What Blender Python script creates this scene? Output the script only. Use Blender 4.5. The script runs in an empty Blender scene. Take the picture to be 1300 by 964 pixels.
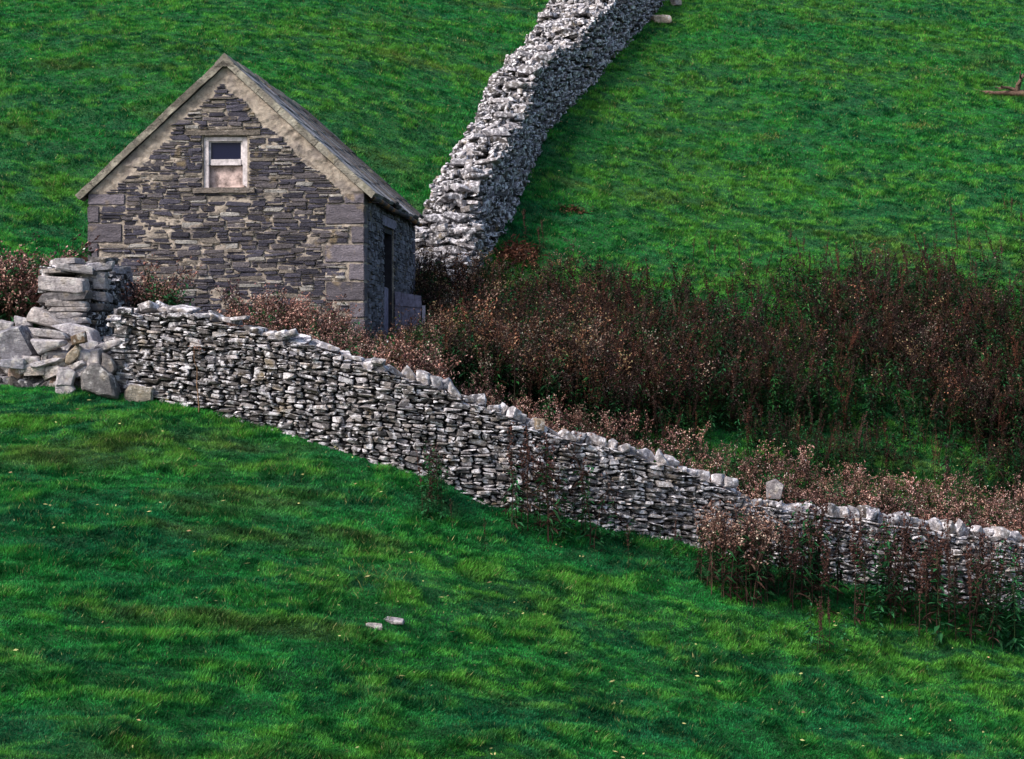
import bpy, bmesh, math, random
import numpy as np
from mathutils import Vector, Matrix, noise as mnoise

rng = np.random.default_rng(7)
random.seed(7)
SC = bpy.context.scene
COL = SC.collection
F = 2200.0; CU = 650.0; HV = 430.0          # focal length and horizon, in photograph pixels

def proj(x, y, z):
    return CU + x / y * F, HV - z / y * F
def pt(u, v, Y):
    return ((u - CU) / F * Y, Y, -(v - HV) / F * Y)

# ------------------------------------------------------------------ noise
def _h(ix, iy, seed):
    n = (ix.astype(np.int64) * 374761393 + iy.astype(np.int64) * 668265263 + seed * 1442695041) & 0xFFFFFFFF
    n = ((n ^ (n >> 13)) * 1274126177) & 0xFFFFFFFF
    n = n ^ (n >> 16)
    return (n & 0xFFFFFF) / float(0xFFFFFF)
def vnoise(x, y, seed=0):
    x = np.asarray(x, float); y = np.asarray(y, float)
    ix = np.floor(x); iy = np.floor(y); fx = x - ix; fy = y - iy
    fx = fx * fx * (3 - 2 * fx); fy = fy * fy * (3 - 2 * fy)
    a = _h(ix, iy, seed); b = _h(ix + 1, iy, seed); c = _h(ix, iy + 1, seed); d = _h(ix + 1, iy + 1, seed)
    return (a * (1 - fx) + b * fx) * (1 - fy) + (c * (1 - fx) + d * fx) * fy
def fbm(x, y, seed=0, o=4):
    s = 0; a = .5; t = 0
    for k in range(o):
        s = s + a * vnoise(x * 2 ** k, y * 2 ** k, seed + k * 17); t += a; a *= .5
    return s / t
def sstep(a, b, x):
    t = np.clip((x - a) / (b - a), 0, 1); return t * t * (3 - 2 * t)

# ------------------------------------------------------------------ terrain
CP = [ # photo pixel and depth
 (-150,495,24.1),(0,495,24.0),(100,500,24.0),(150,507,24.0),(300,545,23.8),(500,603,23.6),(640,655,23.8),(833,692,24.6),
 (1000,732,25.3),(1112,755,25.8),(1300,790,26.6),(1500,830,27.5),(1700,872,28.6),
 (0,964,14.65),(325,964,16.0),(650,964,17.6),(975,964,20.1),(1300,964,22.7),(1500,964,24),
 (0,330,34),(0,150,40.5),(0,0,48.5),(-200,320,34),(-200,0,48),(350,150,41.5),(350,0,49.5),
 (600,332,38),(700,385,37),(1000,362,38.5),(1300,340,40),(1500,335,41),(1000,480,33),(1300,500,34),(800,480,31.5),
 (700,150,45.5),(1000,150,47),(1300,150,48.5),(1500,150,49),(700,0,53.5),(1000,0,55.5),(1300,0,57),(1500,0,58)]
P3 = [pt(*c) for c in CP]
P3 += [(-5.5,24.9,-.6),(-3.8,24.8,-.9),(-.1,24.9,-1.95),(4.1,26.3,-3.1),(8.1,27.6,-3.9),(-7.2,25.5,-.45),
       (-7.2,29.4,.0),(-2.5,29,-.2),(-4.8,28.5,-.15),(-2.0,35.4,.25),(-7,35.6,1.2),(-1.0,32,-.35),(-9,29,.3),(-3.9,31.5,0.0)]
P3 += [(x, 70, 4.0 + 12.4 + .05 * abs(x)) for x in (-14, 0, 14, 24)]
P3 = np.array(P3)
def _k(r2):
    return np.where(r2 > 1e-9, r2 * np.log(r2 + 1e-12), 0) * .5
_n = len(P3)
_A = np.zeros((_n + 3, _n + 3))
_d2 = ((P3[:, None, :2] - P3[None, :, :2]) ** 2).sum(-1)
_A[:_n, :_n] = _k(_d2) + np.eye(_n) * .35
_A[:_n, _n] = 1; _A[:_n, _n + 1:] = P3[:, :2]; _A[_n, :_n] = 1; _A[_n + 1:, :_n] = P3[:, :2].T
_w = np.linalg.solve(_A, np.concatenate([P3[:, 2], np.zeros(3)]))
def tps(x, y):
    x = np.asarray(x, float); y = np.asarray(y, float)
    out = _w[_n] + _w[_n + 1] * x + _w[_n + 2] * y
    for i in range(_n):
        out = out + _w[i] * _k((x - P3[i, 0]) ** 2 + (y - P3[i, 1]) ** 2)
    return out
X0, X1, Y0, Y1 = -19.0, 26.0, 13.0, 72.0
GS = .15
gx = np.arange(X0, X1 + GS, GS); gy = np.arange(Y0, Y1 + GS, GS)
def terr_raw(x, y):
    cx = np.clip(x, X0, X1); cy = np.clip(y, Y0, Y1)
    z = tps(cx, cy)
    dx = np.abs(x - cx)
    z = z - np.where(x > X1, .22, -.12) * (1 - np.exp(-dx / 40)) * 40 * np.where(y > -1e9, 1, 1) * np.exp(-np.abs(y - 35) / 200)
    dy = y - cy
    z = np.where(dy > 0, z + .45 * 45 * (1 - np.exp(-dy / 45)), z)
    near = sstep(13, 3, y)
    z = z * (1 - near) + (-1.75 - .02 * np.clip(3 - y, 0, 300)) * near
    # tussocky lumps
    near2 = ((x > X0) & (x < X1) & (y > Y0) & (y < Y1))
    yq = y - .5 * x * (1 - sstep(24, 32, y))
    l = (fbm(x * .8, yq * 1.2, 3, 3) - .5) * .12 + (fbm(x * 2.4, yq * 3.4, 9, 2) - .5) * .09
    return z + np.where(near2, l, (fbm(x * .05, y * .05, 5, 3) - .5) * 2 * (1 - np.exp(-(dx + np.abs(dy)) / 10)))
_GX, _GY = np.meshgrid(gx, gy, indexing='ij')
GZ = terr_raw(_GX, _GY)
def ground(x, y):
    x = np.asarray(x, float); y = np.asarray(y, float)
    fx = np.clip((x - X0) / GS, 0, len(gx) - 1.001); fy = np.clip((y - Y0) / GS, 0, len(gy) - 1.001)
    ix = fx.astype(int); iy = fy.astype(int); fx = fx - ix; fy = fy - iy
    return (GZ[ix, iy] * (1 - fx) * (1 - fy) + GZ[ix + 1, iy] * fx * (1 - fy) + GZ[ix, iy + 1] * (1 - fx) * fy + GZ[ix + 1, iy + 1] * fx * fy)
def hit(u, v, y0=14.0, y1=70.0):
    ys = np.arange(y0, y1, .05)
    xs = (u - CU) / F * ys; zs = -(v - HV) / F * ys
    g = ground(xs, ys)
    i = np.argmax(g >= zs)
    return float(xs[i]), float(ys[i]), float(g[i])

# ------------------------------------------------------------------ object helpers
def tag(o, label=None, cat=None, group=None, kind=None):
    if label: o['label'] = label
    if cat: o['category'] = cat
    if group: o['group'] = group
    if kind: o['kind'] = kind
    return o
def empty(name, loc=(0, 0, 0), rz=0, **k):
    o = bpy.data.objects.new(name, None); COL.objects.link(o)
    o.location = loc; o.rotation_euler = (0, 0, rz); o.empty_display_size = .2
    return tag(o, **k)
def link(name, me, mat, parent=None, loc=None, **k):
    o = bpy.data.objects.new(name, me); COL.objects.link(o)
    if mat and not me.materials: me.materials.append(mat)
    if parent: o.parent = parent
    if loc is not None: o.location = loc
    return tag(o, **k)
def np_mesh(name, V, Fa, C=None, smooth=False):
    """V (n,3); Fa (m,3) triangles or list of arrays; C (n,3) colours"""
    me = bpy.data.meshes.new(name)
    V = np.ascontiguousarray(V, np.float32); Fa = np.ascontiguousarray(Fa, np.int32)
    k = Fa.shape[1]
    me.vertices.add(len(V)); me.vertices.foreach_set('co', V.ravel())
    me.loops.add(Fa.size); me.loops.foreach_set('vertex_index', Fa.ravel())
    me.polygons.add(len(Fa)); me.polygons.foreach_set('loop_start', np.arange(0, Fa.size, k, dtype=np.int32))
    try: me.polygons.foreach_set('loop_total', np.full(len(Fa), k, np.int32))
    except Exception: pass
    me.update(calc_edges=True)
    if C is not None:
        a = me.color_attributes.new('Col', 'FLOAT_COLOR', 'POINT')
        CC = np.ones((len(V), 4), np.float32); CC[:, :3] = C
        a.data.foreach_set('color', CC.ravel())
    me.polygons.foreach_set('use_smooth', np.full(len(Fa), smooth, bool))
    return me
class Acc:
    def __init__(s): s.V = []; s.F = []; s.C = []; s.n = 0
    def add(s, V, Fa, c):
        s.V.append(V); s.F.append(np.asarray(Fa) + s.n); s.n += len(V)
        c = np.asarray(c, float)
        s.C.append(np.tile(c, (len(V), 1)) if c.ndim == 1 else c)
    def mesh(s, name, origin=None, smooth=False):
        V = np.concatenate(s.V)
        if origin is not None: V = V - np.array(origin)
        return np_mesh(name, V, np.concatenate(s.F), np.concatenate(s.C), smooth)
BOXF = np.array([(0,2,1),(0,3,2),(4,5,6),(4,6,7),(0,1,5),(0,5,4),(1,2,6),(1,6,5),(2,3,7),(2,7,6),(3,0,4),(3,4,7)])
def prism(poly, axis_o, ex, ez, en, d0, d1):
    """extruded convex polygon: poly of (a,b) in plane ex,ez; thickness along en"""
    o = np.array(axis_o, float); ex = np.array(ex); ez = np.array(ez); en = np.array(en); n = len(poly)
    V = np.array([o + a * ex + b * ez + d0 * en for a, b in poly] + [o + a * ex + b * ez + d1 * en for a, b in poly])
    Fa = []
    for i in range(1, n - 1): Fa += [(0, i, i + 1), (n, n + i + 1, n + i)]
    for i in range(n):
        j = (i + 1) % n; Fa += [(i, i + n, j + n), (i, j + n, j)]
    return V, np.array(Fa)
def fix_normals(me):
    bm = bmesh.new(); bm.from_mesh(me); bmesh.ops.recalc_face_normals(bm, faces=bm.faces); bm.to_mesh(me); bm.free()
def rotm(rx, ry, rz):
    return np.array(Matrix.Rotation(rz, 3, 'Z') @ Matrix.Rotation(ry, 3, 'Y') @ Matrix.Rotation(rx, 3, 'X'))

# ------------------------------------------------------------------ materials
def mat(name):
    m = bpy.data.materials.new(name); m.use_nodes = True
    nt = m.node_tree; nt.nodes.clear()
    out = nt.nodes.new('ShaderNodeOutputMaterial'); b = nt.nodes.new('ShaderNodeBsdfPrincipled')
    nt.links.new(b.outputs[0], out.inputs[0]); b.inputs['Specular IOR Level'].default_value = .25
    b.inputs['Roughness'].default_value = .9
    return m, nt, b, out
def N(nt, t, **kw):
    n = nt.nodes.new(t)
    for k, v in kw.items():
        if hasattr(n, k): setattr(n, k, v)
        else: n.inputs[k.replace('_', ' ')].default_value = v
    return n
def ramp(nt, fac, stops):
    r = nt.nodes.new('ShaderNodeValToRGB'); nt.links.new(fac, r.inputs[0])
    e = r.color_ramp.elements
    while len(e) < len(stops): e.new(.5)
    for k, (p, c) in enumerate(stops):
        e[k].position = p; e[k].color = (*c, 1) if len(c) == 3 else c
    return r.outputs[0]
def mix(nt, fac, a, b, mode='MIX'):
    m = nt.nodes.new('ShaderNodeMix'); m.data_type = 'RGBA'; m.blend_type = mode
    for s, v in ((m.inputs[0], fac), (m.inputs[6], a), (m.inputs[7], b)):
        if hasattr(v, 'links'): nt.links.new(v, s)
        elif isinstance(v, (int, float)): s.default_value = v
        else: s.default_value = (*v, 1)
    return m.outputs[2]
def noise_tex(nt, scale, detail=4, rough=.6, vec=None, dim='3D'):
    n = nt.nodes.new('ShaderNodeTexNoise'); n.inputs['Scale'].default_value = scale
    n.inputs['Detail'].default_value = detail; n.inputs['Roughness'].default_value = rough
    if vec: nt.links.new(vec, n.inputs['Vector'])
    return n.outputs['Fac']
def coords(nt, kind='Object', scale=(1, 1, 1)):
    t = nt.nodes.new('ShaderNodeTexCoord'); mp = nt.nodes.new('ShaderNodeMapping')
    mp.inputs['Scale'].default_value = scale
    nt.links.new(t.outputs[kind], mp.inputs[0]); return mp.outputs[0]
def bump(nt, b, h, strength=.5, dist=.02):
    n = nt.nodes.new('ShaderNodeBump'); n.inputs['Strength'].default_value = strength; n.inputs['Distance'].default_value = dist
    nt.links.new(h, n.inputs['Height']); nt.links.new(n.outputs[0], b.inputs['Normal'])
def attr(nt):
    a = nt.nodes.new('ShaderNodeAttribute'); a.attribute_name = 'Col'; return a.outputs['Color']
def stone_mat(name, lichen=(.52, .60), lcol=(.72, .70, .70), lscale=9, mottling=.5, moss=0., own=None):
    m, nt, b, out = mat(name)
    v = coords(nt)
    base = attr(nt) if own is None else own
    m1 = noise_tex(nt, 22, 5, .7, v)
    c = mix(nt, mottling, base, ramp(nt, m1, [(.3, (.22, .21, .22)), (.7, (1.1, 1.1, 1.1))]), 'MULTIPLY')
    m3 = noise_tex(nt, 4.5, 5, .7, v)
    c = mix(nt, mottling, c, ramp(nt, m3, [(.32, (.45, .43, .45)), (.5, (1, 1, 1)), (.7, (1.25, 1.2, 1.15))]), 'MULTIPLY')
    l = noise_tex(nt, lscale, 5, .65, v)
    lf = ramp(nt, l, [(lichen[0], (0, 0, 0)), (lichen[1], (1, 1, 1))])
    c = mix(nt, lf, c, lcol)
    o = noise_tex(nt, 3.1, 3, .5, v)
    c = mix(nt, ramp(nt, o, [(.62, (0, 0, 0)), (.72, (.5, .5, .5))]), c, (.30, .22, .11))
    if moss:
        g = noise_tex(nt, 6, 4, .6, v)
        c = mix(nt, ramp(nt, g, [(.6, (0, 0, 0)), (.7, (moss, moss, moss))]), c, (.07, .09, .03))
    nt.links.new(c, b.inputs['Base Color'])
    vs = coords(nt, 'Object', (1, 1, 3.2))
    a1 = noise_tex(nt, 38, 6, .7, v); a2 = noise_tex(nt, 9, 5, .75, vs)
    ad = nt.nodes.new('ShaderNodeMath'); ad.operation = 'MULTIPLY_ADD'; nt.links.new(a2, ad.inputs[0]); ad.inputs[1].default_value = 1.8; nt.links.new(a1, ad.inputs[2])
    bump(nt, b, ad.outputs[0], 1.0, .022)
    return m
def plain(name, col, rough=.85, var=.4, scale=20, bumpd=.004, spec=.25, metallic=0):
    m, nt, b, out = mat(name); v = coords(nt)
    n = noise_tex(nt, scale, 5, .65, v)
    c = ramp(nt, n, [(.3, tuple(x * (1 - var) for x in col)), (.7, tuple(min(1, x * (1 + var)) for x in col))])
    nt.links.new(c, b.inputs['Base Color']); b.inputs['Roughness'].default_value = rough
    b.inputs['Specular IOR Level'].default_value = spec; b.inputs['Metallic'].default_value = metallic
    bump(nt, b, n, .6, bumpd)
    return m
def leaf_mat(name, trans=.3, rough=.6):
    m, nt, b, out = mat(name)
    a = attr(nt); nt.links.new(a, b.inputs['Base Color']); b.inputs['Roughness'].default_value = rough
    b.inputs['Specular IOR Level'].default_value = .15
    t = nt.nodes.new('ShaderNodeBsdfTranslucent'); nt.links.new(a, t.inputs[0])
    s = nt.nodes.new('ShaderNodeMixShader'); s.inputs[0].default_value = trans
    nt.links.new(b.outputs[0], s.inputs[1]); nt.links.new(t.outputs[0], s.inputs[2]); nt.links.new(s.outputs[0], out.inputs[0])
    return m
M_dry = stone_mat('dry_stone', (.50, .59), (.70, .67, .70), 10, .65)
M_barnstone = stone_mat('barn_stone', (.63, .70), (.42, .38, .34), 6, .6)
M_quoin = stone_mat('dressed_stone', (.70, .78), (.5, .48, .46), 8, .35)
M_rubble = stone_mat('rubble_stone', (.55, .66), (.60, .57, .56), 6, .8)
M_core = plain('shade_dark_core', (.018, .016, .017), .95)  # near-black fill: the shade of the gaps between stones put into its colour
M_plant = leaf_mat('plant_tissue', .2, .7)
M_grass = leaf_mat('grass_blade', .35, .55)
def mortar_mat():
    m, nt, b, out = mat('lime_mortar'); v = coords(nt)
    n = noise_tex(nt, 9, 6, .7, v); n2 = noise_tex(nt, 2.2, 4, .6, v)
    c = ramp(nt, n, [(.3, (.15, .12, .10)), (.5, (.31, .26, .215)), (.72, (.46, .39, .33))])
    c = mix(nt, ramp(nt, n2, [(.5, (0, 0, 0)), (.62, (.6, .6, .6))]), c, (.13, .11, .11))
    nt.links.new(c, b.inputs['Base Color']); bump(nt, b, n, 1., .03)
    return m
M_mortar = mortar_mat()

# ------------------------------------------------------------------ rock shapes
def hull_rock(r, boxy=.8, cut=.28, n_extra=0):
    pts = []
    for sx in (-.5, .5):
        for sy in (-.5, .5):
            for sz in (-.5, .5):
                c = np.array([sx, sy, sz])
                for ax in range(3):
                    q = c * (1 - (1 - boxy) * r.random(3) * .8)
                    q[ax] = c[ax] * (1 - 2 * cut * r.random() ** .8)
                    pts.append(q)
    bm = bmesh.new()
    for p in pts: bm.verts.new(p)
    bmesh.ops.convex_hull(bm, input=bm.verts)
    for v in [v for v in bm.verts if not v.link_faces]: bm.verts.remove(v)
    bmesh.ops.triangulate(bm, faces=bm.faces); bmesh.ops.recalc_face_normals(bm, faces=bm.faces)
    bm.verts.index_update()
    V = np.array([v.co[:] for v in bm.verts]); Fa = np.array([[v.index for v in f.verts] for f in bm.faces]); bm.free()
    return V, Fa
def wedge(r, boxy, cut):
    V, Fa = hull_rock(r, boxy, cut)
    k = r.uniform(-.75, .75); V[:, 2] *= 1 + k * V[:, 0]          # one end thinner than the other
    V[:, 2] += r.uniform(-.5, .5) * V[:, 0] * .35 + r.uniform(-.25, .25) * (V[:, 0] ** 2 - .1)
    V[:, 0] += r.uniform(-.3, .3) * V[:, 2]
    return V, Fa
LIB = [wedge(rng, .74, .30) for _ in range(70)]
LIBR = [wedge(rng, .50, .46) for _ in range(60)]
LIBB = [hull_rock(rng, .72, .30) for _ in range(60)]
def hull_of(pts):
    bm = bmesh.new()
    for p in pts: bm.verts.new(p)
    bmesh.ops.convex_hull(bm, input=bm.verts)
    for v in [v for v in bm.verts if not v.link_faces]: bm.verts.remove(v)
    bmesh.ops.triangulate(bm, faces=bm.faces); bm.verts.index_update()
    V = np.array([v.co[:] for v in bm.verts]); Fa = [[v.index for v in f.verts] for f in bm.faces]; bm.free()
    return V, Fa
def fine_rock(r, dims, boxy=.75, cut=.3, amp=.035, cuts=1, seed=0, bev=.05, pts=None):
    if pts is None:
        V, Fa = hull_rock(r, boxy, cut)
        k = r.uniform(-.7, .7) * (1 - boxy) * 1.6; V[:, 2] *= 1 + k * V[:, 0]
        V[:, 0] += r.uniform(-.5, .5) * V[:, 2] * (1 - boxy); V[:, 2] += r.uniform(-.5, .5) * V[:, 0] * (1 - boxy) * .8
    else: V, Fa = hull_of(pts)
    bm = bmesh.new(); vs = [bm.verts.new(p) for p in V]
    for f in Fa: bm.faces.new([vs[i] for i in f])
    bmesh.ops.dissolve_limit(bm, angle_limit=.25, verts=bm.verts, edges=bm.edges)
    for v in bm.verts: v.co = Vector((v.co.x * dims[0], v.co.y * dims[1], v.co.z * dims[2]))
    md = min(dims)
    bmesh.ops.bevel(bm, geom=list(bm.edges), offset=bev * md, segments=1, affect='EDGES', profile=.6, clamp_overlap=True)
    for v in bm.verts: v.co = Vector([max(-dims[q] * .6, min(dims[q] * .6, v.co[q])) for q in range(3)])
    bmesh.ops.triangulate(bm, faces=bm.faces)
    L = md * .35
    for _ in range(2 + cuts):
        e = [e for e in bm.edges if e.calc_length() > L]
        if not e: break
        bmesh.ops.subdivide_edges(bm, edges=e, cuts=1, use_grid_fill=False)
        bmesh.ops.triangulate(bm, faces=bm.faces)
    o = Vector((seed * 3.7, seed * 1.3, 0))
    for v in bm.verts:
        p = v.co / md
        d = (mnoise.fractal(p * 1.6 + o, 1, 2, 4)) * amp * md * 1.3
        # bedding: thin ledges along the slab's edges
        d += math.sin(p.z * 9 + mnoise.noise(p + o) * 3) * .012 * md
        v.co += v.co.normalized() * d
    bmesh.ops.recalc_face_normals(bm, faces=bm.faces)
    return bm
def fine_mesh(name, r, dims, col, **k):
    bm = fine_rock(r, dims, **k)
    me = bpy.data.meshes.new(name); bm.to_mesh(me); bm.free()
    a = me.color_attributes.new('Col', 'FLOAT_COLOR', 'POINT')
    a.data.foreach_set('color', np.tile(np.array([*col, 1], np.float32), len(me.vertices)))
    me.polygons.foreach_set('use_smooth', np.ones(len(me.polygons), bool))
    try: me.set_sharp_from_angle(angle=math.radians(28))
    except Exception: pass
    return me
def pack(nx, nz, mask, r, ws, hs, hp=None, PR=1.0):
    occ = ~mask; out = []
    for j in range(nz):
        i = 0
        while i < nx:
            if occ[i, j]: i += 1; continue
            w = int(r.integers(ws[0], ws[1] + 1)); h = int(r.choice(np.arange(hs[0], hs[1] + 1), p=hp))
            if h >= 3: w = max(ws[0], int(w * .9))
            k = 0
            while k < w and i + k < nx and not occ[i + k, j]: k += 1
            w = k; hh = 1; h = min(h, max(1, int(w * PR)))
            while hh < h and j + hh < nz and not occ[i:i + w, j + hh].any(): hh += 1
            occ[i:i + w, j:j + hh] = True
            out.append((i, j, w, hh)); i += w
    return out
def grey(r, lo=.10, hi=.34, warm=.0, dark=.3):
    g = lo + (hi - lo) * r.random() ** 1.3
    if r.random() < dark: g *= .45
    t = r.normal(0, .035) + warm
    return (g * (1.03 + t), g * (.97 + t * .3), g * (1.04 - t))
def put(acc, lib, r, P, ex, en, ez, dims, col, jr=.05):
    V, Fa = lib[int(r.integers(len(lib)))]
    V = V * np.array(dims)
    if r.random() < .5: V = V * np.array([-1, -1, 1])
    R = rotm(*(r.normal(0, jr, 3)))
    V = V @ R.T
    B = np.array([ex, en, ez])
    acc.add(V @ B + P, Fa, col)

# ------------------------------------------------------------------ ground sheet
def spread(a, b, fine, far):
    m = np.arange(a, b + fine * .5, fine)
    ext = []; d = fine
    p = 0
    while p < far: d *= 1.35; p += d; ext.append(p)
    ext = np.array(ext)
    return np.concatenate([(m[0] - ext)[::-1], m, m[-1] + ext])
xs = spread(X0, gx[-1], GS, 900); ys = spread(Y0, gy[-1], GS, 900)
XX, YY = np.meshgrid(xs, ys, indexing='ij')
ZZ = terr_raw(XX, YY)
nx_, ny_ = len(xs), len(ys)
idx = np.arange(nx_ * ny_).reshape(nx_, ny_)
Q = np.stack([idx[:-1, :-1], idx[1:, :-1], idx[1:, 1:], idx[:-1, 1:]], -1).reshape(-1, 4)
me = np_mesh('ground', np.stack([XX, YY, ZZ], -1).reshape(-1, 3), Q, None, True)
m, nt, b, out = mat('turf'); v = coords(nt, 'Object')
n1 = noise_tex(nt, .8, 6, .6, v); n2 = noise_tex(nt, 14, 5, .7, v)
c = ramp(nt, n1, [(.3, (.008, .050, .018)), (.55, (.014, .085, .020)), (.75, (.045, .11, .018))])
c = mix(nt, .7, c, ramp(nt, n2, [(.3, (.25, .3, .2)), (.7, (1.3, 1.2, 1.1))]), 'MULTIPLY')
nt.links.new(c, b.inputs['Base Color']); bump(nt, b, n2, 1, .04)
link('ground', me, m, kind='structure')

# ------------------------------------------------------------------ hut frame
dv = np.array([(813 - CU) / F, 1.0, 0]); dv /= np.linalg.norm(dv)       # depth direction of the hut
wv = np.array([dv[1], -dv[0], 0.0]); up = np.array([0, 0, 1.0])
Pr = np.array([(462 - CU) / F * 29, 29.0, 0]); BW = 4.70; BL = 6.4
Pl = Pr - BW * wv
EAVE = 2.5; APEX = 4.64; BASE = -.75
def in_hut(x, y, mrg=0.0):
    a = (x - Pl[0]) * wv[0] + (y - Pl[1]) * wv[1]; d = (x - Pl[0]) * dv[0] + (y - Pl[1]) * dv[1]
    return (a > -mrg) & (a < BW + mrg) & (d > -mrg) & (d < BL + mrg)

# ------------------------------------------------------------------ front wall
WP = np.array([(145, 24.25), (300, 24.0), (500, 23.8), (640, 24.0), (833, 24.8), (1000, 25.5), (1112, 26.0), (1300, 26.8), (1480, 27.8), (1660, 28.9)])
wpx = (WP[:, 0] - CU) / F * WP[:, 1]; wpy = WP[:, 1]
seg = np.concatenate([[0], np.cumsum(np.hypot(np.diff(wpx), np.diff(wpy)))])
FW_L = seg[-1]
TOPU = np.array([145, 200, 240, 300, 340, 400, 450, 500, 560, 640, 700, 780, 850, 900, 960, 1030, 1100, 1200, 1300, 1480, 1660])
TOPV = np.array([398, 396, 398, 415, 428, 444, 462, 478, 496, 526, 550, 570, 592, 612, 640, 652, 662, 676, 690, 716, 742])
def fw_pos(s):
    x = np.interp(s, seg, wpx); y = np.interp(s, seg, wpy)
    x2 = np.interp(s + .2, seg, wpx); y2 = np.interp(s + .2, seg, wpy); x1 = np.interp(s - .2, seg, wpx); y1 = np.interp(s - .2, seg, wpy)
    t = np.array([x2 - x1, y2 - y1, 0]); t /= np.linalg.norm(t)
    return np.array([x, y, 0.]), t, np.array([t[1], -t[0], 0.])      # position, tangent, normal to the camera
def fw_top(s):
    P, t, n = fw_pos(s); u = proj(P[0], P[1], 0)[0]
    v = np.interp(u, TOPU, TOPV)
    return -(v - HV) / F * P[1] + (vnoise(s * 2.2, 0.3, 5) - .5) * .10
def fw_base(s):
    P, t, n = fw_pos(s); return float(ground(P[0] + n[0] * .1, P[1] + n[1] * .1))
ss = np.linspace(0, FW_L, 200)
TOPS = np.array([fw_top(s) for s in ss]); BASES = np.array([fw_base(s) for s in ss])
ftop = lambda s: np.interp(s, ss, TOPS); fbase = lambda s: np.interp(s, ss, BASES)
wall = empty('dry_stone_wall', (*(fw_pos(FW_L / 2)[0][:2]), fbase(FW_L / 2)),
             label='long grey drystone wall running downhill to the right in front of the stone hut', cat='stone wall')
WO = np.array(wall.location)
acc = Acc(); r = np.random.default_rng(11)
KT = .13     # how far the courses follow the slope
for side in (1, -1):
    CS, CZ = (.04, .019) if side == 1 else (.07, .04)
    nx = int(FW_L / CS); t0 = -5.2; nz = int(7.2 / CZ)
    S = (np.arange(nx) + .5) * CS
    T = t0 + (np.arange(nz) + .5) * CZ
    Z = T[None, :] - KT * S[:, None] + (vnoise(S * .6, S * 0, 3)[:, None] - .5) * .12
    if side == 1: bs = fbase(S)
    else: bs = fbase(S) + .1
    mask = (Z > bs[:, None] - .08) & (Z < ftop(S)[:, None])
    for (i, j, w, h) in pack(nx, nz, mask, r, (2, 8) if side == 1 else (3, 7), (1, 5), [.12, .34, .30, .16, .08]):
        s = (i + w / 2) * CS; t = t0 + (j + h / 2) * CZ
        P, tg, nn = fw_pos(s)
        z = t - KT * s + (float(vnoise(s * .6, 0., 3)) - .5) * .12
        fr = np.clip((z - fbase(s)) / 1.4, 0, 1)
        nn = nn * side
        off = -(.30 if side == -1 else 0) + (.0 - .11 * fr if side == 1 else -.11 * fr + -.0) - (0 if side == 1 else 0)
        base = P - (0 if side == 1 else 1) * np.array([0, 0, 0])
        # front face sits on the path; back face 0.62 m behind it
        if side == 1: C0 = P + nn * (-.13 - .10 * fr + r.normal(0, .03))
        else: C0 = P - (-nn) * (.62 - .13 - .10 * fr + r.normal(0, .022))
        C0 = C0 + up * z
        ex = tg * np.sqrt(1 - KT ** 2) - up * KT * .9; ex /= np.linalg.norm(ex)
        ez = np.cross(ex, -nn if side == 1 else nn); ez = ez if ez[2] > 0 else -ez
        hw, hh = w * CS, h * CZ
        if h == 1 and r.random() < .5: hh *= 1.15
        gap = r.uniform(.78, 1.0)
        put(acc, LIB if r.random() < .5 else LIBR, r, C0, ex, nn, ez, (hw * gap, .26, hh * r.uniform(.70, 1.02)), grey(r, .10, .52, .06, .36), .09)
# end faces
for (s_end, sg) in ((0.0, -1),):
    P, tg, nn = fw_pos(s_end)
    z = fbase(0) - .05
    while z < ftop(0.1):
        hh = r.uniform(.04, .1); wpos = 0
        while wpos < .6:
            ww = r.uniform(.15, .4)
            put(acc, LIB, r, P - nn * (wpos + ww / 2) + tg * (.05 + r.normal(0, .03)) + up * (z + hh / 2), -nn, -tg, up, (min(ww, .62 - wpos) * .96, .22, hh * .95), grey(r), .05)
            wpos += ww
        z += hh
link('stonework', acc.mesh('front_wall_stonework', WO), M_dry, wall)
# hearting that fills the wall between its faces
V = []; Fa = []
sc = np.linspace(.06, FW_L, 80)
for s in sc:
    P, tg, nn = fw_pos(s)
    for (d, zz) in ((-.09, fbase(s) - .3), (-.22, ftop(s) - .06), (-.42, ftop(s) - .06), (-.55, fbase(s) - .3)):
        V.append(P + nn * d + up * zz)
for k in range(len(sc) - 1):
    for q in range(4):
        a = k * 4 + q; b_ = k * 4 + (q + 1) % 4
        Fa.append((a, b_, b_ + 4, a + 4))
Fa.append((0, 1, 2, 3)); n_ = (len(sc) - 1) * 4; Fa.append((n_, n_ + 3, n_ + 2, n_ + 1))
me = np_mesh('front_wall_hearting', np.array(V) - WO, np.array(Fa)); fix_normals(me)
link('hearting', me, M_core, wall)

def place_rock(name, dims, loc, rot, col, seed, m, parent=None, org=None, label=None, boxy=.75, cut=.3, amp=.035, pts=None, **k):
    me = fine_mesh(name, np.random.default_rng(seed), dims, col, boxy=boxy, cut=cut, amp=amp, seed=seed, pts=pts)
    o = link(name, me, m, parent)
    o.location = Vector(loc) - (Vector(org) if org is not None else Vector((0, 0, 0)))
    o.rotation_euler = rot
    tag(o, label=label, **k)
    return o
r = np.random.default_rng(5)
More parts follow.
